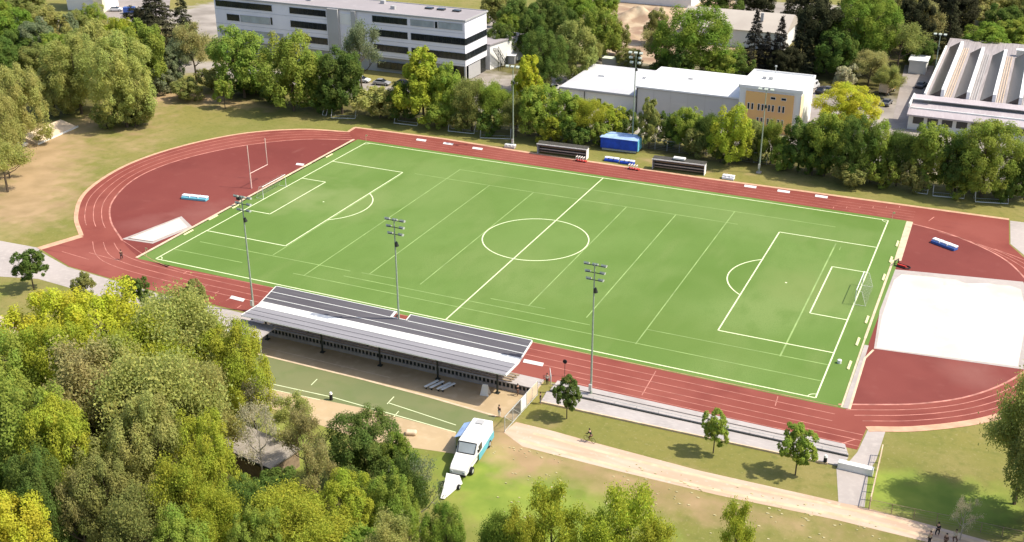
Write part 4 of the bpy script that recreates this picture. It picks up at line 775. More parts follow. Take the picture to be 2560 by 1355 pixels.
def show_van():
    """white and cyan long bonneted van, nose towards the camera side"""
    t = empty('bonneted_van', (19.6, -64.2, 0), math.atan2(-9.2, 1.0), 'big white and cyan bonneted van parked by the gate next to the foreground trees', 'van')
    cy = mat('cyan_paint', (.10, .42, .52), .35, .1, .6, spec=.5)
    b = MB(); pr = [(-4.6, .5), (-4.6, 1.2), (-4.6, 2.9), (-4.15, 3.05), (1.0, 3.05), (1.25, 2.95), (2.0, 1.8), (4.6, 1.6), (5.1, 1.3), (5.2, .5)]
    def sect(pr, Wd, z0=None): return [(x, -Wd(x, z), z) for x, z in pr] + [(x, Wd(x, z), z) for x, z in pr]
    Wf = lambda x, z: (1.32 if x < 1.3 else 1.28 - max(0, x - 2.2) * .10) - (.1 if z > 2.8 else 0)
    n = len(pr); b.add(sect(pr, Wf), [tuple(range(n)), tuple(range(2 * n - 1, n - 1, -1))] + [(i, (i + 1) % n, n + (i + 1) % n, n + i) for i in range(n)]); b.build('body', WHITE, t, bevel=.1)
    s = MB()
    for yy in (-1.345, 1.325): s.box(-4.55, 1.2, yy, yy + .02, .5, 1.45)
    s.build('lower_panel', cy, t)
    g = MB(); g.add([(1.27, -1.05, 2.9), (1.27, 1.05, 2.9), (1.99, .98, 1.82), (1.99, -.98, 1.82), (1.36, -1.05, 2.94), (1.36, 1.05, 2.94), (2.08, .98, 1.86), (2.08, -.98, 1.86)], [(3, 2, 1, 0), (4, 5, 6, 7), (0, 1, 5, 4), (1, 2, 6, 5), (2, 3, 7, 6), (3, 0, 4, 7)]); wi = g.build('windscreen', PALEGL, t)
    g = MB(); P = [(1.33, -1.1, 2.96), (1.33, 1.1, 2.96), (2.1, 1.03, 1.84), (2.1, -1.03, 1.84), (1.33, -1.1, 2.96)]; g.tube(P, .07, 5); g.build('frame', BLACK, wi)
    for yy in (-1.36, 1.31):
        g = MB(); g.box(.1, 1.1, yy, yy + .05, 1.75, 2.6); g.build('side_window', GLASSD, t)
    g = MB(); g.box(5.1, 5.3, -1.0, 1.0, .5, .75); g.build('bumper', BLACK, t)
    for yy in (-.75, .75): h = MB(); h.tube([(5.1, yy, 1.0), (5.23, yy, 1.0)], .16, 10); h.build('headlight', PALEGL, t)
    for xx in (-2.9, 3.6):
        for yy in (-1.2, 1.2): wheel(t, xx, yy, .5, .32)
    for yy in (-1, 1): m_ = MB(); m_.box(1.5, 1.6, yy * 1.3 - .12, yy * 1.3 + .12, 1.9, 2.3); m_.tube([(1.5, yy * 1.05, 2.1), (1.5, yy * 1.3, 2.1)], .03, 5); m_.build('mirror', BLACK, t)
    a = MB(); a.add([(-4.0, -2.3, 2.2), (-.4, -2.3, 2.2), (-.4, -1.34, 2.65), (-4.0, -1.34, 2.65), (-4.0, -2.3, 2.14), (-.4, -2.3, 2.14), (-.4, -1.34, 2.59), (-4, -1.34, 2.59)], [(0, 1, 2, 3), (7, 6, 5, 4), (0, 4, 5, 1), (1, 5, 6, 2), (2, 6, 7, 3), (3, 7, 4, 0)]); a.build('awning', LBLUE, t)
    for xx in (-3.9, -.5): p = MB(); p.tube([(xx, -2.25, 0), (xx, -2.25, 2.15)], .04, 6); p.build('awning_pole', GALV, t)
    t.scale = (.92, 1.0, .95); t.location = (19.4, -63.8, 0)
    r = MB(); r.box(-3.9, -3.0, -.5, .4, 3.05, 3.2); r.build('roof_hatch', WALLG, t)
    for k in range(4): j = MB(); j.box(-3.6 + k * 1.2, -3.56 + k * 1.2, -1.2, 1.2, 3.05, 3.075); j.build('roof_seam', WALLG, t)
show_van()
def trailer():
    t = empty('covered_trailer', (20.0, -70.9, 0), math.atan2(-2, .2), 'cream sheeted pointed trailer cover in front of the bonneted van', 'trailer')
    b = MB(); v = [(-1.5, -1.1, .2), (-1.5, 1.1, .2), (1.9, 0.25, .2), (1.9, -.25, .2), (-1.4, -.8, 1.3), (-1.4, .8, 1.3), (.8, .3, .9), (.8, -.3, .9)]
    b.add(v, [(3, 2, 1, 0), (4, 5, 6, 7), (0, 1, 5, 4), (1, 2, 6, 5), (2, 3, 7, 6), (3, 0, 4, 7)]); b.build('cover', WHITE, t)
    for yy in (-1.0, 1.0): wheel(t, -.6, yy, .3)
trailer()
t = empty('canvas_bundle', G(1028, 1086) + (0,), .3, 'small cream bundle on the tan ground above the dark green tree', 'bundle'); b = MB(); b.box(-.7, .7, -.45, .45, 0, .55); b.build('cloth', CREAM, t, bevel=.22)
def bleached_jump(label):
    x, y = G(95, 362); x2, y2 = G(195, 318)
    t = empty('concrete_ramp', (x, y, 0), math.atan2(y2 - y, x2 - x), label, 'ramp')
    L = math.dist((x, y), (x2, y2)); b = MB(); b.add([(0, 0, .1), (L, 0, .1), (L - .3, 4.2, 1.5), (.3, 4.2, 1.5), (0, 0, 0), (L, 0, 0), (L - .3, 4.3, 0), (.3, 4.3, 0)], [(0, 1, 2, 3), (7, 6, 5, 4), (0, 4, 5, 1), (1, 5, 6, 2), (2, 6, 7, 3), (3, 7, 4, 0)]); b.build('slab', CREAM, t)
    b = MB(); b.box(0, L, -.12, .02, 0, .35); b.build('front_edge', WHITE, t); b = MB()
    for k in range(4): b.box(3.5 + k * 1.1, 4.2 + k * 1.1, 2.6, 3.2, 1.04, 1.35)
    b.build('seat', WOOD, t)
bleached_jump('tilted cream concrete platform at the edge of the olive trees on the left')
t = empty('white_dinghy', G(40, 368) + (0,), .5, 'white hull shape under the left edge trees', 'dinghy'); b = MB(); b.add([(-2.2, -.7, .1), (-2.2, .7, .1), (1.2, .8, .1), (2.4, 0, .3), (1.2, -.8, .1), (-2.2, -.9, .8), (-2.2, .9, .8), (1.2, 1.0, .8), (2.8, 0, .9), (1.2, -1.0, .8)], [(0, 1, 2, 3, 4), (9, 8, 7, 6, 5), (0, 5, 6, 1), (1, 6, 7, 2), (2, 7, 8, 3), (3, 8, 9, 4), (4, 9, 5, 0)]); b.build('hull', WHITE, t, bevel=.05)
# sandy yard mounds at the top
def mound(x, y, rx, ry, h, seed, label):
    rr = np.random.RandomState(seed); n = 22; V = []; Fc = []
    ph = rr.uniform(0, 6, 8)
    for i in range(n + 1):
        for k in range(36):
            q = i / n; a = 2 * math.pi * k / 36; wob = 1 + .12 * math.sin(3 * a + ph[0]) + .08 * math.sin(5 * a + ph[1])
            X, Y = rx * q * wob * math.cos(a), ry * q * wob * math.sin(a)
            z = h * (math.cos(math.pi * q) * .5 + .5) * (1 + .25 * math.sin(X * .5 + ph[2]) * math.sin(Y * .6 + ph[3])) + .25 * math.sin(X * 1.7 + ph[4]) * math.sin(Y * 1.9 + ph[5]) * (1 - q) - .02 * (q > .97)
            V.append((X, Y, z))
    for i in range(n):
        for k in range(36): Fc.append((i * 36 + k, i * 36 + (k + 1) % 36, (i + 1) * 36 + (k + 1) % 36, (i + 1) * 36 + k))
    m_ = MB(); m_.add(V, Fc); o = m_.build('soil_mound', HEAP, smooth=True); o.location = (x, y, 0); tag(o, label, 'soil mound')
sheet('sandy_yard', [G(1400, 110), G(1640, 165), G(1900, 110), G(1800, -60), G(1430, -60)], .02, HEAP)
mound(*G(1590, 45), 9, 9, 3.5, 1, 'reddish sandy mound at the top behind the bright green tree'); mound(*G(1560, 95), 6, 5, 2.2, 2, 'low pale sandy mound left of the bright green tree'); mound(*G(1650, 40), 5, 9, 2.5, 4, 'narrow sandy mound touching the bright green tree')

# ------------------------------------------------------------------ trees
def np_mesh(name, V, Fq, mats, tint=None, smooth=False):
    me = bpy.data.meshes.new(name); nf, k = Fq.shape
    me.vertices.add(len(V)); me.vertices.foreach_set('co', V.astype(np.float32).ravel())
    me.loops.add(nf * k); me.loops.foreach_set('vertex_index', Fq.astype(np.int32).ravel())
    me.polygons.add(nf); me.polygons.foreach_set('loop_start', np.arange(0, nf * k, k, dtype=np.int32)); me.polygons.foreach_set('loop_total', np.full(nf, k, dtype=np.int32))
    if tint is not None:
        at = me.attributes.new('tint', 'FLOAT', 'POINT'); at.data.foreach_set('value', tint.astype(np.float32))
    me.update(calc_edges=True); me.validate(); me.materials.append(mats); return me
def leaves_mesh(name, P, Nrm, size, rs, matl, tint, aspect=.62):
    """one small pointed leaf-spray quad per point, loosely facing along Nrm"""
    n = len(P); N = Nrm + rs.normal(0, .32, (n, 3)); N /= np.linalg.norm(N, axis=1)[:, None] + 1e-9
    A = np.cross(N, rs.normal(0, 1, (n, 3))); A /= np.linalg.norm(A, axis=1)[:, None] + 1e-9; B = np.cross(N, A)
    s = (size * rs.uniform(.6, 1.35, n))[:, None]
    fold = N * s * rs.uniform(-.25, .25, n)[:, None]
    V = np.stack([P - A * s, P - B * s * aspect + fold, P + A * s, P + B * s * aspect + fold], 1).reshape(-1, 3)
    return np_mesh(name, V, np.arange(4 * n).reshape(n, 4), matl, np.repeat(tint, 4))
def crown_broad(name, seed, n=15000, size=.021, shape='round', lobes=11, gap=0.0, matl=None):
    """unit crown: width 1, z from 0 to 1; lobes carry sub-lobes that carry leaf clusters"""
    rs = np.random.RandomState(seed); L = []
    for i in range(lobes):
        a = 2.4 * i + rs.uniform(-.4, .4); q = (i + .5) / lobes
        if shape == 'round': z = .22 + .56 * q; rr = .29 * math.sqrt(max(.05, 1 - ((z - .42) / .46) ** 2)) * rs.uniform(.75, 1.1); R = rs.uniform(.17, .25)
        elif shape == 'tall': z = .14 + .72 * q; rr = .27 * (1 - q) ** .65 * rs.uniform(.7, 1.1) + .03; R = rs.uniform(.15, .21) * (1 - .35 * q)
        elif shape == 'flat': z = .3 + .35 * q; rr = .34 * math.sqrt(rs.uniform(.1, 1)); R = rs.uniform(.15, .22)
        else: z = .3 + .3 * rs.rand(); rr = .3 * math.sqrt(rs.uniform(0, 1)); R = rs.uniform(.18, .26)
        L.append((rr * math.cos(a), rr * math.sin(a), z, R))
    L = np.array(L); subs = []
    for x, y, z, R in L:
        k = 16; d = rs.normal(0, 1, (k, 3)); d[:, 2] = d[:, 2] * .9 + .25; d /= np.linalg.norm(d, axis=1)[:, None]
        c = np.array([x, y, z]) + d * (R * rs.uniform(.75, 1.08, k))[:, None] * [1, 1, .95]
        subs.append(np.c_[c, R * rs.uniform(.26, .5, k), d])
    S = np.vstack(subs); w = S[:, 3] ** 2; w /= w.sum(); idx = rs.choice(len(S), n, p=w)
    d = rs.normal(0, 1, (n, 3)); d /= np.linalg.norm(d, axis=1)[:, None]; out = S[idx, 4:7]; d = d + out * .55; d /= np.linalg.norm(d, axis=1)[:, None]
    P = S[idx, :3] + d * (S[idx, 3] * rs.uniform(.55, 1.12, n))[:, None]
    keep = np.ones(n, bool)
    for x, y, z, R in L: keep &= np.linalg.norm(P - [x, y, z], axis=1) > R * .62
    if gap: keep &= rs.rand(n) > gap
    P = P[keep]; d = d[keep]; out = out[keep]; idx = idx[keep]
    P[:, 2] = np.clip(P[:, 2], .02, None); mx = P.max(0); mn = P.min(0)
    P[:, :2] /= max(mx[0] - mn[0], mx[1] - mn[1]); P[:, 2] = (P[:, 2] - mn[2]) / (mx[2] - mn[2])
    tl = rs.rand(len(S)); tint = np.clip(tl[idx] * .7 + rs.rand(len(P)) * .3, 0, 1)
    nn = d * .7 + np.array([0, 0, .55])
    return leaves_mesh(name, P, nn, size, rs, matl or LEAF, tint)
def branches(rs, z0=.0, levels=3, spread=.42, top=.95, k0=7, leader=True):
    """recursive limbs in unit space; returns tubes and twig tips"""
    T = []; tips = []
    main = [np.array([0, 0, -.0]), np.array([rs.uniform(-.01, .01), rs.uniform(-.01, .01), z0 + .1]), np.array([rs.uniform(-.03, .03), rs.uniform(-.03, .03), top * .62]), np.array([rs.uniform(-.04, .04), rs.uniform(-.04, .04), top * .9])]
    T.append((main, [.022, .017, .010, .003]))
    def grow(p, d, L, r, lev):
        mid = p + d * L * .5 + rs.normal(0, .03 * L, 3); end = p + d * L + np.array([0, 0, .10 * L]) + rs.normal(0, .05 * L, 3)
        T.append(([p, mid, end], [r, r * .7, r * .35]))
        if lev == 0: tips.append((end, d)); tips.append((mid, d)); return
        for j in range(3 if lev > 1 else 4):
            q = rs.uniform(.35, 1.0); b = p + (end - p) * q; dd = d + rs.normal(0, .5, 3); dd[2] += .15; dd /= np.linalg.norm(dd); grow(b, dd, L * rs.uniform(.45, .65), r * .5, lev - 1)
    for i in range(k0):
        q = (i + 1) / (k0 + 1); z = z0 + .06 + (top * .72 - z0) * q; a = 2.4 * i + rs.uniform(-.4, .4); p = main[1] + (main[2] - main[1]) * np.clip((z - main[1][2]) / (main[2][2] - main[1][2]), 0, 1.15)
        e = .35 + .75 * q; d = np.array([math.cos(a) * math.cos(e), math.sin(a) * math.cos(e), math.sin(e)]); grow(p, d, spread * (1 - .45 * q), .011 * (1 - .5 * q), levels - 1)
    return T, tips
def trunk_mesh(name, T, m, n=5):
    mb = MB()
    for p, r in T: mb.tube(p, list(r), n if r[0] > .006 else 3, cap=False)
    me = bpy.data.meshes.new(name); me.from_pydata(mb.v, [], mb.f); me.materials.append(m); me.update(); return me
def crown_wispy(name, seed, n=6000, size=.016, spread=.42, top=.95, z0=.2, k0=8, levels=3, m=BARK, clump=.045):
    rs = np.random.RandomState(seed); T, tips = branches(rs, z0, levels, spread, top, k0)
    E = np.array([t[0] for t in tips]); D = np.array([t[1] for t in tips]); idx = rs.randint(0, len(E), n)
    P = E[idx] + rs.normal(0, clump, (n, 3)) * [1, 1, .8]; d = rs.normal(0, 1, (n, 3)) + [0, 0, .7]
    ex = max(np.ptp(P[:, 0]), np.ptp(P[:, 1])) * .93; P[:, :2] /= ex; s = 1 / P[:, 2].max(); P[:, 2] *= s
    T2 = [([np.array([q[0] / ex, q[1] / ex, q[2] * s]) for q in p], r) for p, r in T]
    tint = np.clip(rs.rand(len(E))[idx] * .8 + rs.rand(n) * .2, 0, 1)
    return leaves_mesh(name, P, d, size, rs, LEAF, tint), trunk_mesh(name + '_trunk', T2, m)
def crown_conifer(name, seed, n=9000):
    rs = np.random.RandomState(seed); nb = 150; P = []; N = []; 
    for i in range(nb):
        q = (i + .5) / nb; z = .04 + .95 * q; R = .5 * (1 - q) ** .85 * rs.uniform(.75, 1.1) + .01; a = rs.uniform(0, 6.283); m_ = int(n / nb * (1.6 * (1 - q) + .3))
        t = rs.uniform(.1, 1, m_) ** .7; w_ = .075 * (1 - t) + .02
        x = R * t; off = rs.normal(0, 1, m_) * w_ * (1 - q * .5); zz = z - .10 * t * (1 - q) + rs.normal(0, .008, m_)
        P.append(np.c_[x * math.cos(a) - off * math.sin(a), x * math.sin(a) + off * math.cos(a), zz]); N.append(np.tile([math.cos(a) * .3, math.sin(a) * .3, 1], (m_, 1)))
    P = np.vstack(P); N = np.vstack(N); me = leaves_mesh(name, P, N, .022, rs, NEEDLE, rs.rand(len(P)), .3)
    mb = MB(); mb.tube([(0, 0, 0), (0, 0, .5), (0, 0, .96)], [.022, .014, .003], 6)
    tm = bpy.data.meshes.new(name + '_trunk'); tm.from_pydata(mb.v, [], mb.f); tm.materials.append(BARK); return me, tm
def plain_trunk(name, seed, z0=.3, m=BARK):
    rs = np.random.RandomState(seed); T, tips = branches(rs, z0, 2, .30, .85, 6); return trunk_mesh(name, T, m)
KIND = {}
# kind: (list of (crown mesh, trunk mesh), crown base fraction)
KIND['round'] = ([(crown_broad('broad_crown', 11 + i, 26000, .0165, 'round', 12 + i), plain_trunk('broad_trunk', 31 + i)) for i in range(4)], .07)
KIND['big'] = ([(crown_broad('fine_crown', 51 + i, 52000, .0105, 'round', 15 + i), plain_trunk('fine_trunk', 61 + i)) for i in range(3)], .05)
KIND['tall'] = ([(crown_broad('tall_crown', 71 + i, 17000, .020, 'tall', 12), plain_trunk('tall_trunk', 75 + i)) for i in range(3)], .10)
KIND['small'] = ([(crown_broad('small_crown', 81 + i, 10000, .027, 'round', 7, .15), plain_trunk('small_trunk', 85 + i)) for i in range(3)], .26)
KIND['bush'] = ([(crown_broad('bush_crown', 91 + i, 9000, .026, 'bush', 9), plain_trunk('bush_trunk', 95 + i, .1)) for i in range(3)], .0)
KIND['wispy'] = ([crown_wispy('wispy_crown', 101 + i, 10000, .0125, clump=.045) for i in range(3)], 0)
KIND['airy'] = ([crown_wispy('airy_crown', 111 + i, 42000, .0100, k0=11, z0=.1, clump=.055) for i in range(3)], 0)
KIND['bare'] = ([crown_wispy('twiggy_crown', 121 + i, 2600, .012, k0=9, z0=.12, m=PBARK, clump=.035) for i in range(2)], 0)
KIND['conifer'] = ([crown_conifer('conifer_crown', 131 + i, 11000) for i in range(2)], 0)
_tr = random.Random(77); used = {}
def place_tree(kind, x, y, h, wd, rgb, label, cat='tree', group=None, name='tree', wy=None):
    protos, cb = KIND[kind]; k = used.get(kind, _tr.randint(0, 5)); used[kind] = k + 1
    cm, tm = protos[k % len(protos)]
    t = empty(name, (x, y, 0), _tr.uniform(0, 6.28), label, cat, group)
    j = _tr.uniform(.92, 1.08)
    c = bpy.data.objects.new('crown', cm); col.objects.link(c); c.parent = t
    c.color = (rgb[0] * j, rgb[1] * _tr.uniform(.95, 1.05) * j, rgb[2] * j, 1)
    c.location = (0, 0, h * cb); c.scale = (wd, wd * (wy or 1), h * (1 - cb))
    b = bpy.data.objects.new('trunk', tm); col.objects.link(b); b.parent = t; b.scale = (wd, wd * (wy or 1), h)
    return t
def T(kind, u, vb, vt, wpx, rgb, label, cat='tree', group=None, name='tree'):
    """tree with its foot surveyed at pixel (u, vb); height from crown top row vt; crown width wpx"""
    x, y = G(u, vb); z = 0
    for i in range(400):
        z = i * .1
        if PX(x, y, z)[1] <= vt: break
    ppm = F / PX(x, y, z * .6)[2]
    return place_tree(kind, x, y, max(z, 1.2), wpx / ppm, rgb, label, cat, group, name)
YG = (.42, .46, .06); BY = (.56, .56, .06); OL = (.42, .43, .13); OLD = (.31, .33, .10); GR = (.24, .34, .055); MG = (.31, .385, .07); DK = (.15, .215, .05); DD = (.065, .068, .035); BR = (.44, .41, .16); PB = (.56, .52, .33); CO = (.036, .034, .027); GY = (.26, .30, .16); LG = (.30, .41, .08)
SCRUB = 'trees around the left meadow'; FARB = 'trees behind the far buildings'; ROW = 'trees in the far row behind the track'; NEAR = 'foreground trees below the grandstand'; YOUNG = 'young trees on the near grass bank'
TR = [
 # left meadow and top left
 ('big', 205, 285, 85, 185, OL, 'big olive tree left of the two round ones above the concrete platform', SCRUB),
 ('big', 318, 318, 75, 190, OL, 'biggest olive tree, its shadow falling on the meadow beside the red track', SCRUB),
 ('round', 262, 235, 50, 130, OL, 'olive tree crown peeping out behind the biggest olive tree', SCRUB),
 ('round', 345, 315, 175, 105, OLD, 'lower darker olive tree leaning out over the meadow shadow', SCRUB),
 ('big', 55, 372, 150, 165, OL, 'olive tree at the left edge above the concrete platform', SCRUB),
 ('round', 140, 290, 165, 130, OL, 'olive tree directly behind the concrete platform', SCRUB),
 ('big', -10, 430, 215, 170, OL, 'yellowish olive tree cut by the left edge of the picture', SCRUB),
 ('wispy', 20, 480, 345, 150, OL, 'thin half bare tree at the left edge below the olive trees', SCRUB),
 ('wispy', 25, 445, 370, 100, BR, 'brown thin bush like tree below the concrete platform', SCRUB),
 ('round', 372, 232, 50, 140, MG, 'yellow green tree behind the biggest olive tree', SCRUB),
 ('round', 312, 150, 40, 95, YG, 'rounded yellow green crown at the top left below the blue van', SCRUB),
 ('tall', 432, 222, 118, 78, GY, 'grey green tree with dark trunk at the end of the meadow', SCRUB),
 ('wispy', 492, 210, 50, 130, BR, 'brownish thin tree left of the office block', SCRUB),
 ('wispy', 455, 215, 95, 90, GY, 'thin grey tree between the meadow and the office block', SCRUB),
 ('conifer', 402, 125, -45, 150, DD, 'large dark cedar at the top left beside the office block', FARB),
 ('round', 360, 105, 10, 90, DD, 'dark round tree left of the large cedar', FARB),
 ('conifer', 465, 120, -20, 90, DD, 'narrow dark conifer touching the left end of the office block', FARB),
 ('round', 40, 150, 20, 125, GR, 'fresh green tree near the top left corner', FARB),
 ('round', 100, 165, 45, 100, GY, 'dull green tree right of the fresh green one near the top left corner', FARB),
 ('round', 135, 125, 15, 95, OL, 'olive tree in front of the cream house', FARB),
 ('tall', 180, 120, 30, 60, GY, 'small grey green tree at the foot of the cream house', FARB),
 ('round', 240, 95, 5, 70, MG, 'small green tree right of the cream house', FARB),
 ('round', 60, 60, -40, 120, OLD, 'dark brownish tree on the top edge left of the cream house', FARB),
 ('round', 0, 100, -10, 90, MG, 'green tree in the very top left corner', FARB),
 ('round', 55, 175, 75, 120, DK, 'dark green tree under the fresh green one at top left', FARB),
 ('round', -30, 225, 95, 130, DK, 'dark green tree cut by the left edge above the olive trees', FARB),
 ('round', 215, 150, 70, 90, OLD, 'dull olive tree behind the big olive tree on the left', SCRUB),
 ('round', 150, 175, 80, 100, MG, 'mid green tree behind the big olive tree, left one', SCRUB),
 # in front of the office
 ('small', 563, 272, 203, 46, MG, 'small young tree standing alone on the meadow before the office', ROW),
 ('round', 612, 245, 66, 132, LG, 'fresh green tree in front of the left part of the office block', ROW),
 ('round', 735, 278, 76, 142, MG, 'tall green tree in the middle of the three before the office', ROW),
 ('round', 790, 270, 130, 90, LG, 'small round green tree between the tall green one and the dark one', ROW),
 ('round', 856, 285, 122, 118, DK, 'dark green tree above the first spare goal', ROW),
 ('wispy', 905, 235, 42, 105, GY, 'grey thin birch in front of the office windows', ROW),
 ('bush', 950, 295, 215, 105, OL, 'pale bush right of the dark green tree', ROW),
 ('bush', 640, 235, 185, 110, DK, 'low dark bush under the fresh green tree', ROW),
 ('tall', 1060, 305, 120, 132, YG, 'pointed yellow green tree in front of the office corner', ROW),
 ('round', 1115, 312, 160, 80, MG, 'green tree right of the pointed yellow green one', ROW),
 ('round', 1010, 300, 205, 80, DK, 'low dark tree left of the pointed yellow green one', ROW),
 ('airy', 1180, 328, 190, 95, OLD, 'brownish green tree below the office corner', ROW),
 ('airy', 1235, 332, 200, 90, MG, 'loose green tree just left of the first far mast', ROW),
 ('tall', 1322, 325, 142, 92, BY, 'bright yellow green tree just right of the first far mast', ROW),
 ('round', 1345, 348, 212, 105, MG, 'green tree right of the first far mast below the bright one', ROW),
 ('airy', 1290, 342, 240, 80, OLD, 'loose dull tree behind the first far mast', ROW),
 ('round', 1418, 352, 230, 92, MG, 'green tree below the left corner of the low white hall', ROW),
 ('airy', 1465, 355, 240, 85, YG, 'yellowish loose tree below the low white hall', ROW),
 ('bush', 1520, 350, 262, 70, YG, 'yellowish bush left of the blue covered stack', ROW),
 ('bush', 1560, 345, 275, 60, DK, 'dark bush behind the blue covered stack', ROW),
 ('tall', 1622, 372, 246, 62, OLD, 'narrow column shaped tree right of the blue covered stack', ROW),
 ('bush', 1672, 368, 280, 62, DK, 'dark bush right of the column shaped tree', ROW),
 ('round', 1712, 375, 268, 80, MG, 'green tree in front of the grey walled hall', ROW),
 ('airy', 1765, 390, 285, 80, DK, 'dark loose tree in front of the grey walled hall', ROW),
 ('round', 1822, 412, 262, 100, YG, 'yellow green tree in front of the right corner of the grey hall', ROW),
 ('round', 1872, 400, 300, 70, OLD, 'dull green tree below the left edge of yellow front', ROW),
 ('airy', 1925, 410, 300, 80, MG, 'loose green tree below the yellow front', ROW),
 ('bush', 1895, 400, 335, 60, DK, 'low dark bush below the yellow front', ROW),
 ('round', 1995, 430, 300, 95, DK, 'dark tree right of the bare light pole', ROW),
 ('round', 2060, 440, 280, 110, MG, 'green tree right of the yellow fronted block', ROW),
 ('big', 2115, 330, 212, 150, BY, 'bright yellow tree crown rising between yellow block and road', ROW),
 ('big', 2120, 452, 285, 120, DK, 'dark green tree below the bright yellow crown', ROW),
 ('round', 2175, 455, 300, 95, MG, 'mid green tree right of the dark one below the bright yellow crown', ROW),
 ('airy', 2240, 465, 320, 85, DK, 'loose dark tree below the asphalt road', ROW),
 ('round', 2308, 470, 305, 112, MG, 'round green tree below the factory corner', ROW),
 ('big', 2452, 492, 300, 165, MG, 'big green tree at the right above the pair of long goals', ROW),
 ('round', 2385, 488, 345, 100, DK, 'dark green tree left of the big green one above the long goals', ROW),
 ('round', 2560, 500, 350, 100, DK, 'dark green tree cut by the right edge above the track', ROW),
 ('bush', 2280, 478, 400, 70, OLD, 'low bush beside the small white framed goal', ROW),
 # behind
 ('big', 1362, 230, 64, 122, DK, 'big dark green round tree right of the white annex', FARB),
 ('round', 1438, 205, 46, 112, OLD, 'soft olive green tree left of the low white hall', FARB),
 ('round', 1300, 110, -5, 110, DK, 'dark green tree behind the office corner', FARB),
 ('round', 1245, 75, -20, 90, OLD, 'olive green tree behind the office roof corner', FARB),
 ('round', 1370, 100, -15, 100, DK, 'dark tree behind the big dark green round one', FARB),
 ('round', 1440, 90, -20, 100, GR, 'green tree at the top edge left of the sandy yard', FARB),
 ('round', 1500, 150, 15, 100, MG, 'green tree at the left border of the sandy yard', FARB),
 ('wispy', 1640, 180, 70, 110, BR, 'brown thin tree left of the bright green one behind the halls', FARB),
 ('big', 1728, 190, 5, 205, GR, 'very large fresh green tree behind the white roofed halls', FARB),
 ('round', 1790, 200, 120, 90, MG, 'small green tree under the right side of the very large green one', FARB),
 ('conifer', 1880, 185, 25, 85, CO, 'dark conifer on the left of two in front of the beige roof', FARB),
 ('conifer', 1943, 190, 40, 80, CO, 'dark conifer on the right of two in front of the beige roof', FARB),
 ('conifer', 1912, 170, 80, 75, CO, 'lower dark conifer between the two taller ones', FARB),
 ('conifer', 2000, 185, 10, 90, DD, 'tall blackish conifer right of the beige roofed house', FARB),
 ('round', 2045, 180, -5, 120, DD, 'blackish tree at the top edge above the white van', FARB),
 ('round', 2010, 90, -40, 110, DD, 'dark tree on the top edge right of beige roof', FARB),
 ('big', 2150, 180, -15, 170, GR, 'large green tree at the top edge left of the road', FARB),
 ('round', 2090, 195, 70, 110, DK, 'dark green tree below the large one at the top edge', FARB),
 ('wispy', 2240, 190, 45, 120, OLD, 'thin brownish olive tree above the road end', FARB),
 ('airy', 2170, 215, 120, 100, BR, 'brown spreading tree left of the road end', FARB),
 ('bush', 2112, 222, 160, 60, PB, 'pale grey bush behind the parked white van', FARB),
 ('airy', 2215, 240, 160, 80, OL, 'olive thin tree beside the box truck', FARB),
 ('round', 2230, 110, -35, 110, OLD, 'olive tree on the top edge above the road end', FARB),
 ('wispy', 2310, 130, -10, 100, BR, 'brown bare tree on the top edge right of the road end', FARB),
 ('conifer', 2365, 130, -30, 90, DD, 'dark conifer at the top edge behind the light pole', FARB),
 ('round', 2330, 60, -60, 130, DD, 'dark tree behind the brown bare ones on the top edge', FARB),
 ('round', 2455, 150, 58, 110, GR, 'fresh green tree behind the back edge of factory roof, left one', FARB),
 ('round', 2530, 140, 45, 110, MG, 'fresh green tree behind the back edge of factory roof, right one', FARB),
 ('round', 2430, 70, -40, 120, BR, 'brownish tree at the top right edge behind the green ones', FARB),
 ('round', 2520, 60, -40, 120, OLD, 'olive tree in the top right corner', FARB),
 # young trees on the near bank
 ('small', 85, 725, 622, 88, DK, 'young dark tree at the far left beside the paved strip', YOUNG),
 ('small', 215, 765, 680, 62, OLD, 'young brownish tree second from left beside the paved strip', YOUNG),
 ('small', 346, 790, 692, 84, DK, 'young dark green tree behind the bright foreground tree', YOUNG),
 ('small', 490, 815, 703, 74, OLD, 'young olive tree in front of the near track, left of the stand', YOUNG),
 ('small', 1417, 1047, 945, 74, DK, 'young tree on the bank nearest the grandstand gate', YOUNG),
 ('small', 1783, 1133, 1028, 78, MG, 'young tree on the bank in the middle of the open terrace', YOUNG),
 ('small', 1988, 1187, 1066, 98, MG, 'young tree on the bank nearest the paved ramp', YOUNG),
 # foreground mass
 ('big', 155, 1030, 722, 215, BY, 'bright yellow green tree on the left beside the tan path', NEAR),
 ('big', 300, 1020, 712, 240, BY, 'bright yellow green tree in front of the young dark green one', NEAR),
 ('airy', 470, 1040, 712, 240, OL, 'soft olive tree whose top covers the near track', NEAR),
 ('airy', 390, 1090, 780, 240, YG, 'yellowish loose tree behind the brown middle tree', NEAR),
 ('big', 605, 1075, 805, 155, YG, 'yellow green tree at the left end of the small green strip', NEAR),
 ('airy', 250, 1200, 850, 260, BR, 'large brown tinged tree in the middle of the left mass', NEAR),
 ('airy', 420, 1240, 870, 270, OL, 'large olive loose tree right of the brown tinged one', NEAR),
 ('airy', 520, 1180, 880, 200, OL, 'olive loose tree left of the shed', NEAR),
 ('big', 35, 1150, 815, 210, MG, 'green tree at the left edge below the tan path', NEAR),
 ('big', 110, 1290, 930, 230, MG, 'dark fresh green tree at the left below the first rows', NEAR),
 ('big', -10, 1330, 1000, 190, DK, 'dark green tree cut by the left edge near the bottom', NEAR),
 ('big', 45, 1500, 1205, 210, BY, 'bright yellow bush like tree in the bottom left corner', NEAR),
 ('wispy', 225, 1420, 1170, 140, BR, 'brown blossoming thin tree above the bottom left gap', NEAR),
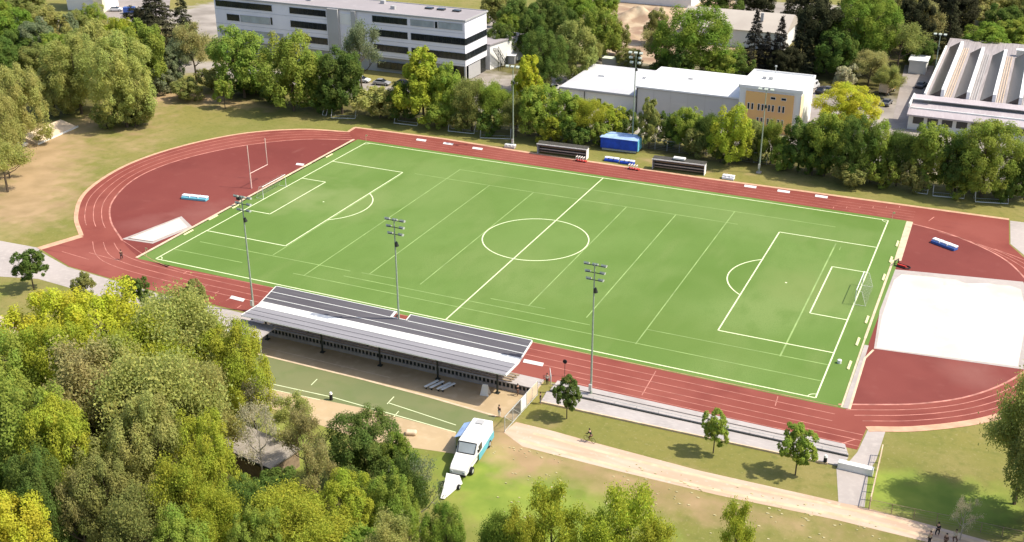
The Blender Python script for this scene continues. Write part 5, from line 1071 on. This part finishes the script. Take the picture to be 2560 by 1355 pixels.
 ('big', 290, 1390, 1110, 150, OLD, 'dark green tree below the large brown tinged one', NEAR),
 ('airy', 480, 1430, 1130, 230, YG, 'yellow green loose tree at the bottom, left of the shed', NEAR),
 ('airy', 380, 1480, 1215, 170, OLD, 'dull olive tree at the bottom edge right of the dark gap', NEAR),
 ('airy', 565, 1450, 1205, 190, YG, 'yellowish tree at the bottom edge below the shed', NEAR),
 ('bare', 660, 1215, 985, 130, PB, 'nearly bare pale branched tree standing in front of the shed', NEAR),
 ('wispy', 770, 1210, 1020, 120, BR, 'brown thin tree right of the bare one at the shed', NEAR),
 ('wispy', 640, 1085, 945, 140, PB, 'pale blossoming thin tree between yellow green tree and the shed', NEAR),
 ('wispy', 745, 1120, 990, 150, OL, 'olive soft bush tree above the shed by the green strip', NEAR),
 ('big', 915, 1225, 1030, 215, DK, 'dense dark green tree below the white line of the green strip', NEAR),
 ('round', 1000, 1235, 1085, 110, GR, 'dark green tree right shoulder of the dense one, left of van', NEAR),
 ('bare', 1050, 1330, 1125, 140, GY, 'grey branched half bare tree left of the trailer', NEAR),
 ('airy', 1025, 1350, 1135, 140, DK, 'dark loose tree at the foot of the bonneted van', NEAR),
 ('wispy', 800, 1300, 1095, 110, BR, 'small brown tree between the shed and the dense dark one', NEAR),
 ('big', 880, 1390, 1180, 190, YG, 'yellow green tree below the dense dark green one', NEAR),
 ('airy', 730, 1430, 1215, 200, YG, 'green loose tree at the bottom edge below the small brown one', NEAR),
 ('big', 620, 1390, 1190, 140, DK, 'dark green tree below the shed', NEAR),
 ('airy', 800, 1480, 1265, 190, YG, 'yellowish tree cut by the bottom edge left of the grey branched one', NEAR),
 ('airy', 980, 1500, 1285, 200, OL, 'olive tree cut by the bottom edge below the grey branched one', NEAR),
 ('airy', 1255, 1485, 1275, 140, GR, 'green loose tree at the bottom edge right of the trailer', NEAR),
 ('wispy', 1130, 1460, 1265, 60, OLD, 'thin sapling just below the trailer cover', NEAR),
 ('wispy', 1380, 1470, 1200, 190, YG, 'thin leafy sapling group on the meadow, left of two', NEAR),
 ('wispy', 1560, 1480, 1205, 200, YG, 'thin leafy tree on the meadow, between two saplings', NEAR),
 ('wispy', 1470, 1500, 1265, 190, YG, 'loose green bush cut by the bottom edge in the middle', NEAR),
 ('wispy', 1830, 1490, 1245, 130, YG, 'thin olive sapling at the bottom edge below the dirt path', NEAR),
 ('wispy', 1300, 1500, 1265, 130, YG, 'thin green sapling cut by the bottom edge next to the trailer side', NEAR),
 # right edge
 ('airy', 2535, 1260, 895, 230, OL, 'large soft olive tree at the right edge covering the track bend', NEAR),
 ('wispy', 2590, 1330, 1020, 220, OLD, 'dull thin tree at the lower right edge', NEAR),
]
for k, u, vb, vt, wp, rgb, lab, grp in TR:
    if grp == NEAR and k != 'wispy' and u < 850 and 'shed' not in lab: wp *= 1.32
    if grp == ROW: wp *= 1.22; vt -= 4
    if grp == FARB: wp *= 1.15
    T(k, u, vb, vt, wp, rgb, lab, group=grp, cat='bush' if k == 'bush' else 'tree', name={'conifer': 'conifer', 'bush': 'bush', 'small': 'young_tree'}.get(k, 'tree'))
# extra filler trees and low bushes
TR2 = [
 ('bush', 470, 250, 195, 90, OLD, 'low olive bush between the meadow and the parked cars', SCRUB), ('bush', 690, 262, 200, 80, DK, 'low dark bush between the fresh green and the tall green tree', ROW), ('bush', 815, 285, 225, 90, DK, 'low dark bush below the small round green tree', ROW),
 ('bush', 1100, 322, 255, 90, MG, 'low green bush right of the pale spare goal', ROW), ('bush', 1160, 330, 262, 80, OLD, 'low dull bush below the office corner', ROW), ('bush', 1225, 340, 268, 80, DK, 'low dark bush left of the first far mast', ROW),
 ('bush', 1380, 358, 285, 90, YG, 'low yellow green bush behind the left dugout', ROW), ('bush', 1445, 362, 290, 90, DK, 'low dark bush behind the left dugout', ROW), ('bush', 1500, 362, 300, 70, MG, 'low green bush left behind the blue covered stack', ROW),
 ('bush', 1740, 392, 318, 90, OLD, 'low dull bush behind the right dugout', ROW), ('bush', 1800, 405, 330, 70, DK, 'low dark bush behind the right dugout', ROW), ('bush', 1960, 425, 350, 90, MG, 'low green bush right of the bare light pole', ROW),
 ('bush', 2030, 438, 365, 90, DK, 'low dark bush under the green tree right of the yellow block', ROW), ('bush', 2130, 462, 390, 110, OLD, 'low dull bush under the bright yellow crown', ROW), ('bush', 2210, 470, 395, 90, MG, 'low green bush under the loose dark tree', ROW), ('bush', 2400, 492, 410, 90, MG, 'low green bush behind the left long goal', ROW), ('bush', 2520, 505, 420, 90, DK, 'low dark bush behind the rightmost long goal', ROW),
 ('tall', 1700, 210, 120, 90, DK, 'dark tree under the left side of the very large green tree', FARB), ('round', 1570, 175, 120, 80, OLD, 'dull tree above the pale green container', FARB), ('round', 1660, 195, 130, 80, DK, 'low dark tree above the bright white middle roof', FARB), ('bush', 1840, 195, 125, 90, DK, 'dark bush at the feet of the left conifer', FARB),
 ('round', 1960, 195, 115, 95, DD, 'blackish low tree behind the antenna', FARB), ('round', 2070, 150, 20, 120, DK, 'dark tree in the middle of the top right wood', FARB), ('round', 2195, 130, 0, 120, MG, 'mid green tree left of the thin brownish olive one', FARB), ('round', 2280, 140, -10, 110, DD, 'blackish tree behind the brown bare tree', FARB), ('round', 2380, 90, -30, 120, DD, 'blackish tree on the top edge behind the factory', FARB), ('round', 2150, 70, -60, 130, DK, 'dark tree on the top edge above the large green one', FARB), ('round', 2580, 110, -10, 120, OLD, 'olive tree cut by the right edge behind the factory', FARB), ('round', 2490, 120, 10, 110, DK, 'dark tree between the two fresh green ones behind factory', FARB),
 ('round', 2290, 165, 90, 90, DK, 'dark tree beside the small white roofed shed', FARB), ('round', 1270, 120, 30, 80, MG, 'green tree behind the white annex', FARB), ('round', 1410, 150, 20, 90, DK, 'dark tree between the annex and the sandy yard', FARB), ('round', 1330, 150, 25, 90, DK, 'dark tree just behind the right end of the annex', FARB), ('airy', 1475, 175, 90, 90, OL, 'loose olive tree at the lower left border of the sandy yard', FARB),
 ('round', 200, 110, 25, 70, OLD, 'small dull tree hiding the foot of the cream house', FARB), ('round', 280, 125, 45, 80, OL, 'olive tree below the white car at the top left', FARB), ('round', 20, 215, 95, 110, DK, 'dark tree at left edge between fresh green and olive ones', FARB), ('round', 90, 205, 110, 110, OLD, 'dull olive tree behind the left olive tree', SCRUB), ('bush', 400, 235, 165, 80, GY, 'grey green bush left of the tree with dark trunk', SCRUB), ('bush', 340, 318, 245, 90, OLD, 'low dull bush at the meadow edge under the biggest olive tree', SCRUB), ('bush', 268, 322, 255, 80, OLD, 'low dull bush right of the concrete platform', SCRUB),
 ('big', 180, 1120, 800, 220, YG, 'yellow green tree directly below the bright left one', NEAR), ('big', 330, 1130, 830, 210, OL, 'mid green tree hidden behind the brown tinged one', NEAR), ('big', 20, 1240, 910, 220, MG, 'mid green tree at left edge, middle of the lower half', NEAR), ('big', 190, 1330, 990, 210, YG, 'green tree left below the brown tinged one', NEAR),
 ('big', 400, 1330, 985, 220, OL, 'dull olive tree in the centre of the left mass', NEAR), ('big', 530, 1310, 1010, 180, YG, 'yellow green tree left beside the shed', NEAR), ('bush', 700, 1265, 1180, 140, DK, 'dark bush in front of the shed wall', NEAR), ('bush', 615, 1275, 1185, 110, MG, 'green bush at the left end of the shed wall', NEAR), ('bush', 760, 1290, 1190, 120, OLD, 'dull bush right of the shed', NEAR),
 ('big', 130, 1420, 1120, 170, DK, 'dark green tree above the bottom left yellow bush', NEAR), ('big', 480, 1500, 1260, 190, MG, 'mid green tree cut by the bottom edge left of centre mass', NEAR), ('big', 660, 1490, 1270, 180, MG, 'mid green tree cut by the bottom edge below the shed', NEAR), ('big', 990, 1380, 1180, 150, MG, 'mid green tree right of the yellow green one below the dense dark', NEAR),
 ('big', 1110, 1460, 1255, 140, GR, 'dark green tree at the bottom edge below the trailer', NEAR), ('bush', 900, 1480, 1320, 180, GR, 'green bush cut by the bottom edge under the yellow green tree', NEAR), ('bush', 1290, 1460, 1320, 150, YG, 'yellow green bush cut by the bottom edge left of the sapling group', NEAR), ('wispy', 1620, 1520, 1290, 170, YG, 'yellowish loose bush cut by the bottom edge right of middle', NEAR), ('bush', 1520, 1480, 1330, 140, MG, 'green bush cut by the bottom edge under the leafy tree', NEAR),
 ('big', 2590, 1310, 960, 200, OLD, 'dull olive tree behind the right edge tree', NEAR), ('airy', 2640, 1420, 1050, 260, OLD, 'dark tree at the very right edge throwing shade on the grass', NEAR), ('bare', 2400, 1350, 1240, 80, PB, 'pale small bare bush in the bottom right corner', NEAR),
]
for k, u, vb, vt, wp, rgb, lab, grp in TR2: T(k, u, vb, vt, wp, rgb, lab, group=grp, cat='bush' if k == 'bush' else 'tree', name={'conifer': 'conifer', 'bush': 'bush', 'small': 'young_tree'}.get(k, 'tree'))

TR3 = [('round', 1255, 150, 55, 90, DK, 'dark tree filling the corner between the annex and the long office', FARB), ('round', 1420, 60, -50, 120, DK, 'dark tree on the top edge above the olive green round one', FARB), ('round', 1545, 140, 50, 70, OLD, 'small dull tree at the lower edge of the sandy yard', FARB), ('round', 1640, 110, 20, 70, OLD, 'small olive tree between the sandy mounds and the very large green tree', FARB),
 ('round', 1800, 60, -40, 120, DK, 'dark tree behind the chimney end of the beige roof', FARB), ('round', 1890, 50, -40, 110, DD, 'blackish tree above the ridge of the beige roof', FARB), ('round', 1500, 60, -40, 100, MG, 'green tree on the top edge at the left border of the sandy yard', FARB), ('bush', 1345, 235, 180, 80, OLD, 'dull bush at the left end of the low white hall', FARB), ('bush', 530, 225, 165, 90, OLD, 'dull bush at the left foot of the office block', FARB), ('round', 470, 160, 60, 80, OLD, 'dull tree in front of the paved yard left of the office', FARB)]
for k, u, vb, vt, wp, rgb, lab, grp in TR3: T(k, u, vb, vt, wp, rgb, lab, group=grp, cat='bush' if k == 'bush' else 'tree', name='bush' if k == 'bush' else 'tree')
# ------------------------------------------------------------------ people
SKIN = mat('skin', (.45, .27, .19), .6); HAIR = mat('dark_hair', (.03, .02, .015), .7)
def skin_obj(name, joints, edges, m, par, sub=2):
    me = bpy.data.meshes.new(name); me.from_pydata([j[:3] for j in joints], edges, []); o = bpy.data.objects.new(name, me); col.objects.link(o)
    sk = o.modifiers.new('skin', 'SKIN'); sk.use_smooth_shade = True
    for i, j in enumerate(joints): me.skin_vertices[0].data[i].radius = (j[3], j[3] if len(j) < 5 else j[4]) if me.skin_vertices else (0, 0)
    me.skin_vertices[0].data[0].use_root = True
    ss = o.modifiers.new('sub', 'SUBSURF'); ss.levels = 1; ss.render_levels = 1
    bpy.context.view_layer.update(); dg = bpy.context.evaluated_depsgraph_get()
    nm = bpy.data.meshes.new_from_object(o.evaluated_get(dg)); nm.name = name; bpy.data.objects.remove(o)
    nm.materials.clear(); nm.materials.append(m); nm.polygons.foreach_set('use_smooth', [True] * len(nm.polygons)); o = bpy.data.objects.new(name, nm); col.objects.link(o); o.parent = par; return o
def person(x, y, rz, label, top, legs, pose='stand', z=0.0):
    t = empty('person', (x, y, z), rz, label, 'person', 'people around the sports ground')
    if pose == 'walk': aL, aR, lL, lR = (.18, .28), (-.16, .05), (-.22, -.12), (.22, .10)
    elif pose == 'cycle': aL, aR, lL, lR = (.30, .50), (.30, .50), (.30, .10), (.34, .28)
    else: aL, aR, lL, lR = (.03, .08), (.02, .10), (0, 0), (.02, .03)
    hz = .95
    lean = .28 if pose == 'cycle' else .0
    J = [(0, 0, hz, .12, .10), (lean * .4, 0, 1.15, .115, .09), (lean * .8, 0, 1.38, .14, .10), (lean, 0, 1.50, .055), (lean + .02, 0, 1.60, .075, .085), (lean + .02, 0, 1.72, .085, .095)]
    E = [(0, 1), (1, 2), (2, 3), (3, 4), (4, 5)]
    def limb(root, pts):
        k = root
        for p in pts: J.append(p); E.append((k, len(J) - 1)); k = len(J) - 1
        return k
    for s, (a1, a2) in ((1, aL), (-1, aR)):
        h = limb(2, [(lean * .8, s * .18, 1.40, .055), (lean * .8 + a1 * .5, s * .22, 1.15, .042), (lean * .8 + a2, s * .20, .93 if pose != 'cycle' else 1.02, .03), (lean * .8 + a2 + .03, s * .2, .86 if pose != 'cycle' else 1.0, .03)])
        for f in range(4): hx, hy, hh = J[h][:3]; limb(h, [(hx + .01 + (f - 1.5) * .022, hy + s * .005, hh - .045, .010), (hx + .02 + (f - 1.5) * .022, hy - s * .012, hh - .085 + .006 * abs(f - 1.5), .008)])
        hx, hy, hh = J[h][:3]; limb(h, [(hx + .045, hy - s * .02, hh - .02, .010), (hx + .06, hy - s * .03, hh - .05, .009)])
    for s, (l1, l2) in ((1, lL), (-1, lR)):
        kz = .50 if pose != 'cycle' else (.62 if s > 0 else .5)
        limb(0, [(0, s * .09, .88, .085), (l1, s * .10, kz, .058), (l2, s * .10, .10 if pose != 'cycle' else (.3 if s > 0 else .12), .038), (l2 + .14, s * .11, .04 if pose != 'cycle' else (.26 if s > 0 else .08), .035)])
    body = skin_obj('body', J, E, SKIN, t)
    sh = [J[0], J[1], J[2]] ; sh = [(a[0], a[1], a[2], a[3] + .022, (a[4] if len(a) > 4 else a[3]) + .022) for a in sh]; eds = [(0, 1), (1, 2)]; base = 6
    for s, (a1, a2) in ((1, aL), (-1, aR)):
        k = 2
        for p in ((lean * .8, s * .18, 1.40, .072), (lean * .8 + a1 * .5, s * .22, 1.15, .058), (lean * .8 + a2 * .9, s * .205, .99 if pose != 'cycle' else 1.05, .046)): sh.append((*p, p[3])); eds.append((k, len(sh) - 1)); k = len(sh) - 1
    skin_obj('jacket', sh, eds, top, t)
    tr_ = [(0, 0, .95, .14, .12)]; eds = []
    for s, (l1, l2) in ((1, lL), (-1, lR)):
        kz = .50 if pose != 'cycle' else (.62 if s > 0 else .5); k = 0
        for p in ((0, s * .09, .88, .10), (l1, s * .10, kz, .074), (l2, s * .10, .14 if pose != 'cycle' else (.34 if s > 0 else .16), .055)): tr_.append((*p, p[3])); eds.append((k, len(tr_) - 1)); k = len(tr_) - 1
    skin_obj('trousers', tr_, eds, legs, t)
    h = MB(); hx = lean + .01
    for i in range(5):
        pass
    V = []; Fc = []
    for i in range(6):
        th = math.pi * .58 * i / 5
        for k in range(12): a = 2 * math.pi * k / 12; V.append((hx - .01 + .105 * math.sin(th) * math.cos(a), .1 * math.sin(th) * math.sin(a), 1.71 + .115 * math.cos(th) - (.03 if math.cos(a) < 0 else -.02) * math.sin(th)))
    for i in range(5):
        for k in range(12): Fc.append((i * 12 + k, i * 12 + (k + 1) % 12, (i + 1) * 12 + (k + 1) % 12, (i + 1) * 12 + k))
    h.add(V, Fc); h.build('hair', HAIR, t, smooth=True)
    f = MB(); f.add([(hx + .09, -.012, 1.66), (hx + .09, .012, 1.66), (hx + .118, 0, 1.645), (hx + .092, 0, 1.69)], [(0, 1, 2), (0, 2, 3), (1, 3, 2)]); 
    f.build('nose', SKIN, t)
    for s in (-1, 1): e = MB(); e.tube([(hx + .082, s * .032, 1.695), (hx + .094, s * .032, 1.695)], .009, 6); e.build('eye', HAIR, t)
    m_ = MB(); m_.box(hx + .083, hx + .091, -.02, .02, 1.612, 1.62); m_.build('mouth', REDW, t)
    return t
CT = {'black': mat('black_cloth', (.02, .02, .022), .9), 'navy': mat('navy_cloth', (.03, .04, .09), .9), 'white': mat('white_cloth', (.7, .68, .62), .9), 'brown': mat('brown_cloth', (.12, .06, .04), .9), 'grey': mat('grey_cloth', (.25, .25, .25), .9), 'tan': mat('tan_cloth', (.5, .4, .25), .9)}
person(-58.9, -36.0, 2.2, 'person in dark brown clothes running on left track bend', CT['brown'], CT['black'], 'walk', .03)
person(18.6, -54.4, 1.2, 'person in dark jacket and light trousers at the lower end of the gate', CT['black'], CT['white'], 'stand')
person(18.6, -48.7, 2.6, 'person in dark clothes standing inside the gate beside the cream panels', CT['black'], CT['brown'], 'walk', .02)
person(22.1, -49.4, .5, 'person in black with grey trousers on the paving left of the nearest young tree', CT['black'], CT['grey'], 'stand')
person(21.0, -44.6, 1.7, 'person in white top and dark trousers at the right end of grandstand', CT['white'], CT['black'], 'stand')
person(18.9, -58.6, 4.2, 'person in grey top and dark trousers between the bonneted van and the gate', CT['grey'], CT['black'], 'stand')
u0 = [(2342, 1340, 'black', 'black', 'person in black standing at the bottom right corner by the thin fence'), (2322, 1362, 'tan', 'black', 'person in tan top at the bottom right corner on the dirt path'), (2386, 1358, 'white', 'brown', 'person in white top and brown trousers at the bottom right corner'), (2362, 1368, 'brown', 'brown', 'person in brown clothes between white and black dressed people at bottom right')]
for i, (u, v, a, b, lab) in enumerate(u0): person(*G(u, v), 1.2 + i, lab, CT[a], CT[b], 'stand' if i % 2 else 'walk', .02)
def bicycle(x, y, rz, label):
    t = empty('bicycle', (x, y, 0.02), rz, label, 'bicycle')
    for xx in (-.52, .52):
        w_ = MB(); w_.tube([(xx + .33 * math.cos(a), 0, .34 + .33 * math.sin(a)) for a in np.linspace(0, 2 * math.pi, 21)], .022, 5, cap=False); wo = w_.build('wheel', BLACK, t)
        q = MB()
        for a in range(6): q.tube([(xx, 0, .34), (xx + .32 * math.cos(a * 1.047), 0, .34 + .32 * math.sin(a * 1.047))], .004, 3)
        q.build('spokes', GALV, wo)
    f = MB(); f.tube([(-.52, 0, .34), (-.05, 0, .3), (.35, 0, .75), (-.18, 0, .8), (-.05, 0, .3)], .02, 5); f.tube([(-.52, 0, .34), (-.18, 0, .8)], .014, 5); f.tube([(.52, 0, .34), (.35, 0, .95)], .018, 5); f.build('frame', DARKM, t)
    h = MB(); h.tube([(.3, -.25, .98), (.36, -.1, .97), (.36, .1, .97), (.3, .25, .98)], .016, 5); h.build('handlebar', BLACK, t)
    s = MB(); s.box(-.32, -.06, -.07, .07, .86, .92); s.build('saddle', BLACK, t, bevel=.02)
bicycle(31.0, -55.0, 2.9, 'dark bicycle ridden on the upper edge of the dirt path')
person(31.22, -55.05, 2.9, 'cyclist in black jacket riding the bicycle on dirt path edge', CT['black'], CT['brown'], 'cycle', .1)
# pale flower tufts and stones scattered over the meadow by the path
rs = np.random.RandomState(9); mb = MB()
for i in range(150):
    if i < 95: u, v = rs.uniform(1560, 2200), 0; v = 1150 + (u - 1560) * .235 + rs.gamma(1.4, 38)
    elif i < 120: u, v = rs.uniform(1230, 1420), 0; v = 1112 + (u - 1230) * .14 + rs.gamma(1.3, 12)
    else: u, v = rs.uniform(1240, 1560), rs.uniform(1170, 1300)
    x, y = G(u, v); r = rs.uniform(.05, .15); k = rs.randint(5, 8); ph = rs.uniform(0, 6)
    P = [(x + r * 1.5 * rs.uniform(.6, 1.2) * math.cos(ph + 6.283 * j / k), y + r * .7 * rs.uniform(.6, 1.2) * math.sin(ph + 6.283 * j / k)) for j in range(k)]
    mb.prism(P, 0.0, .05 + .05 * rs.rand())
struct(mb.build('meadow_flowers', mat('pale_blossom', (.52, .46, .25), .9, .2, 3)), 'stuff')
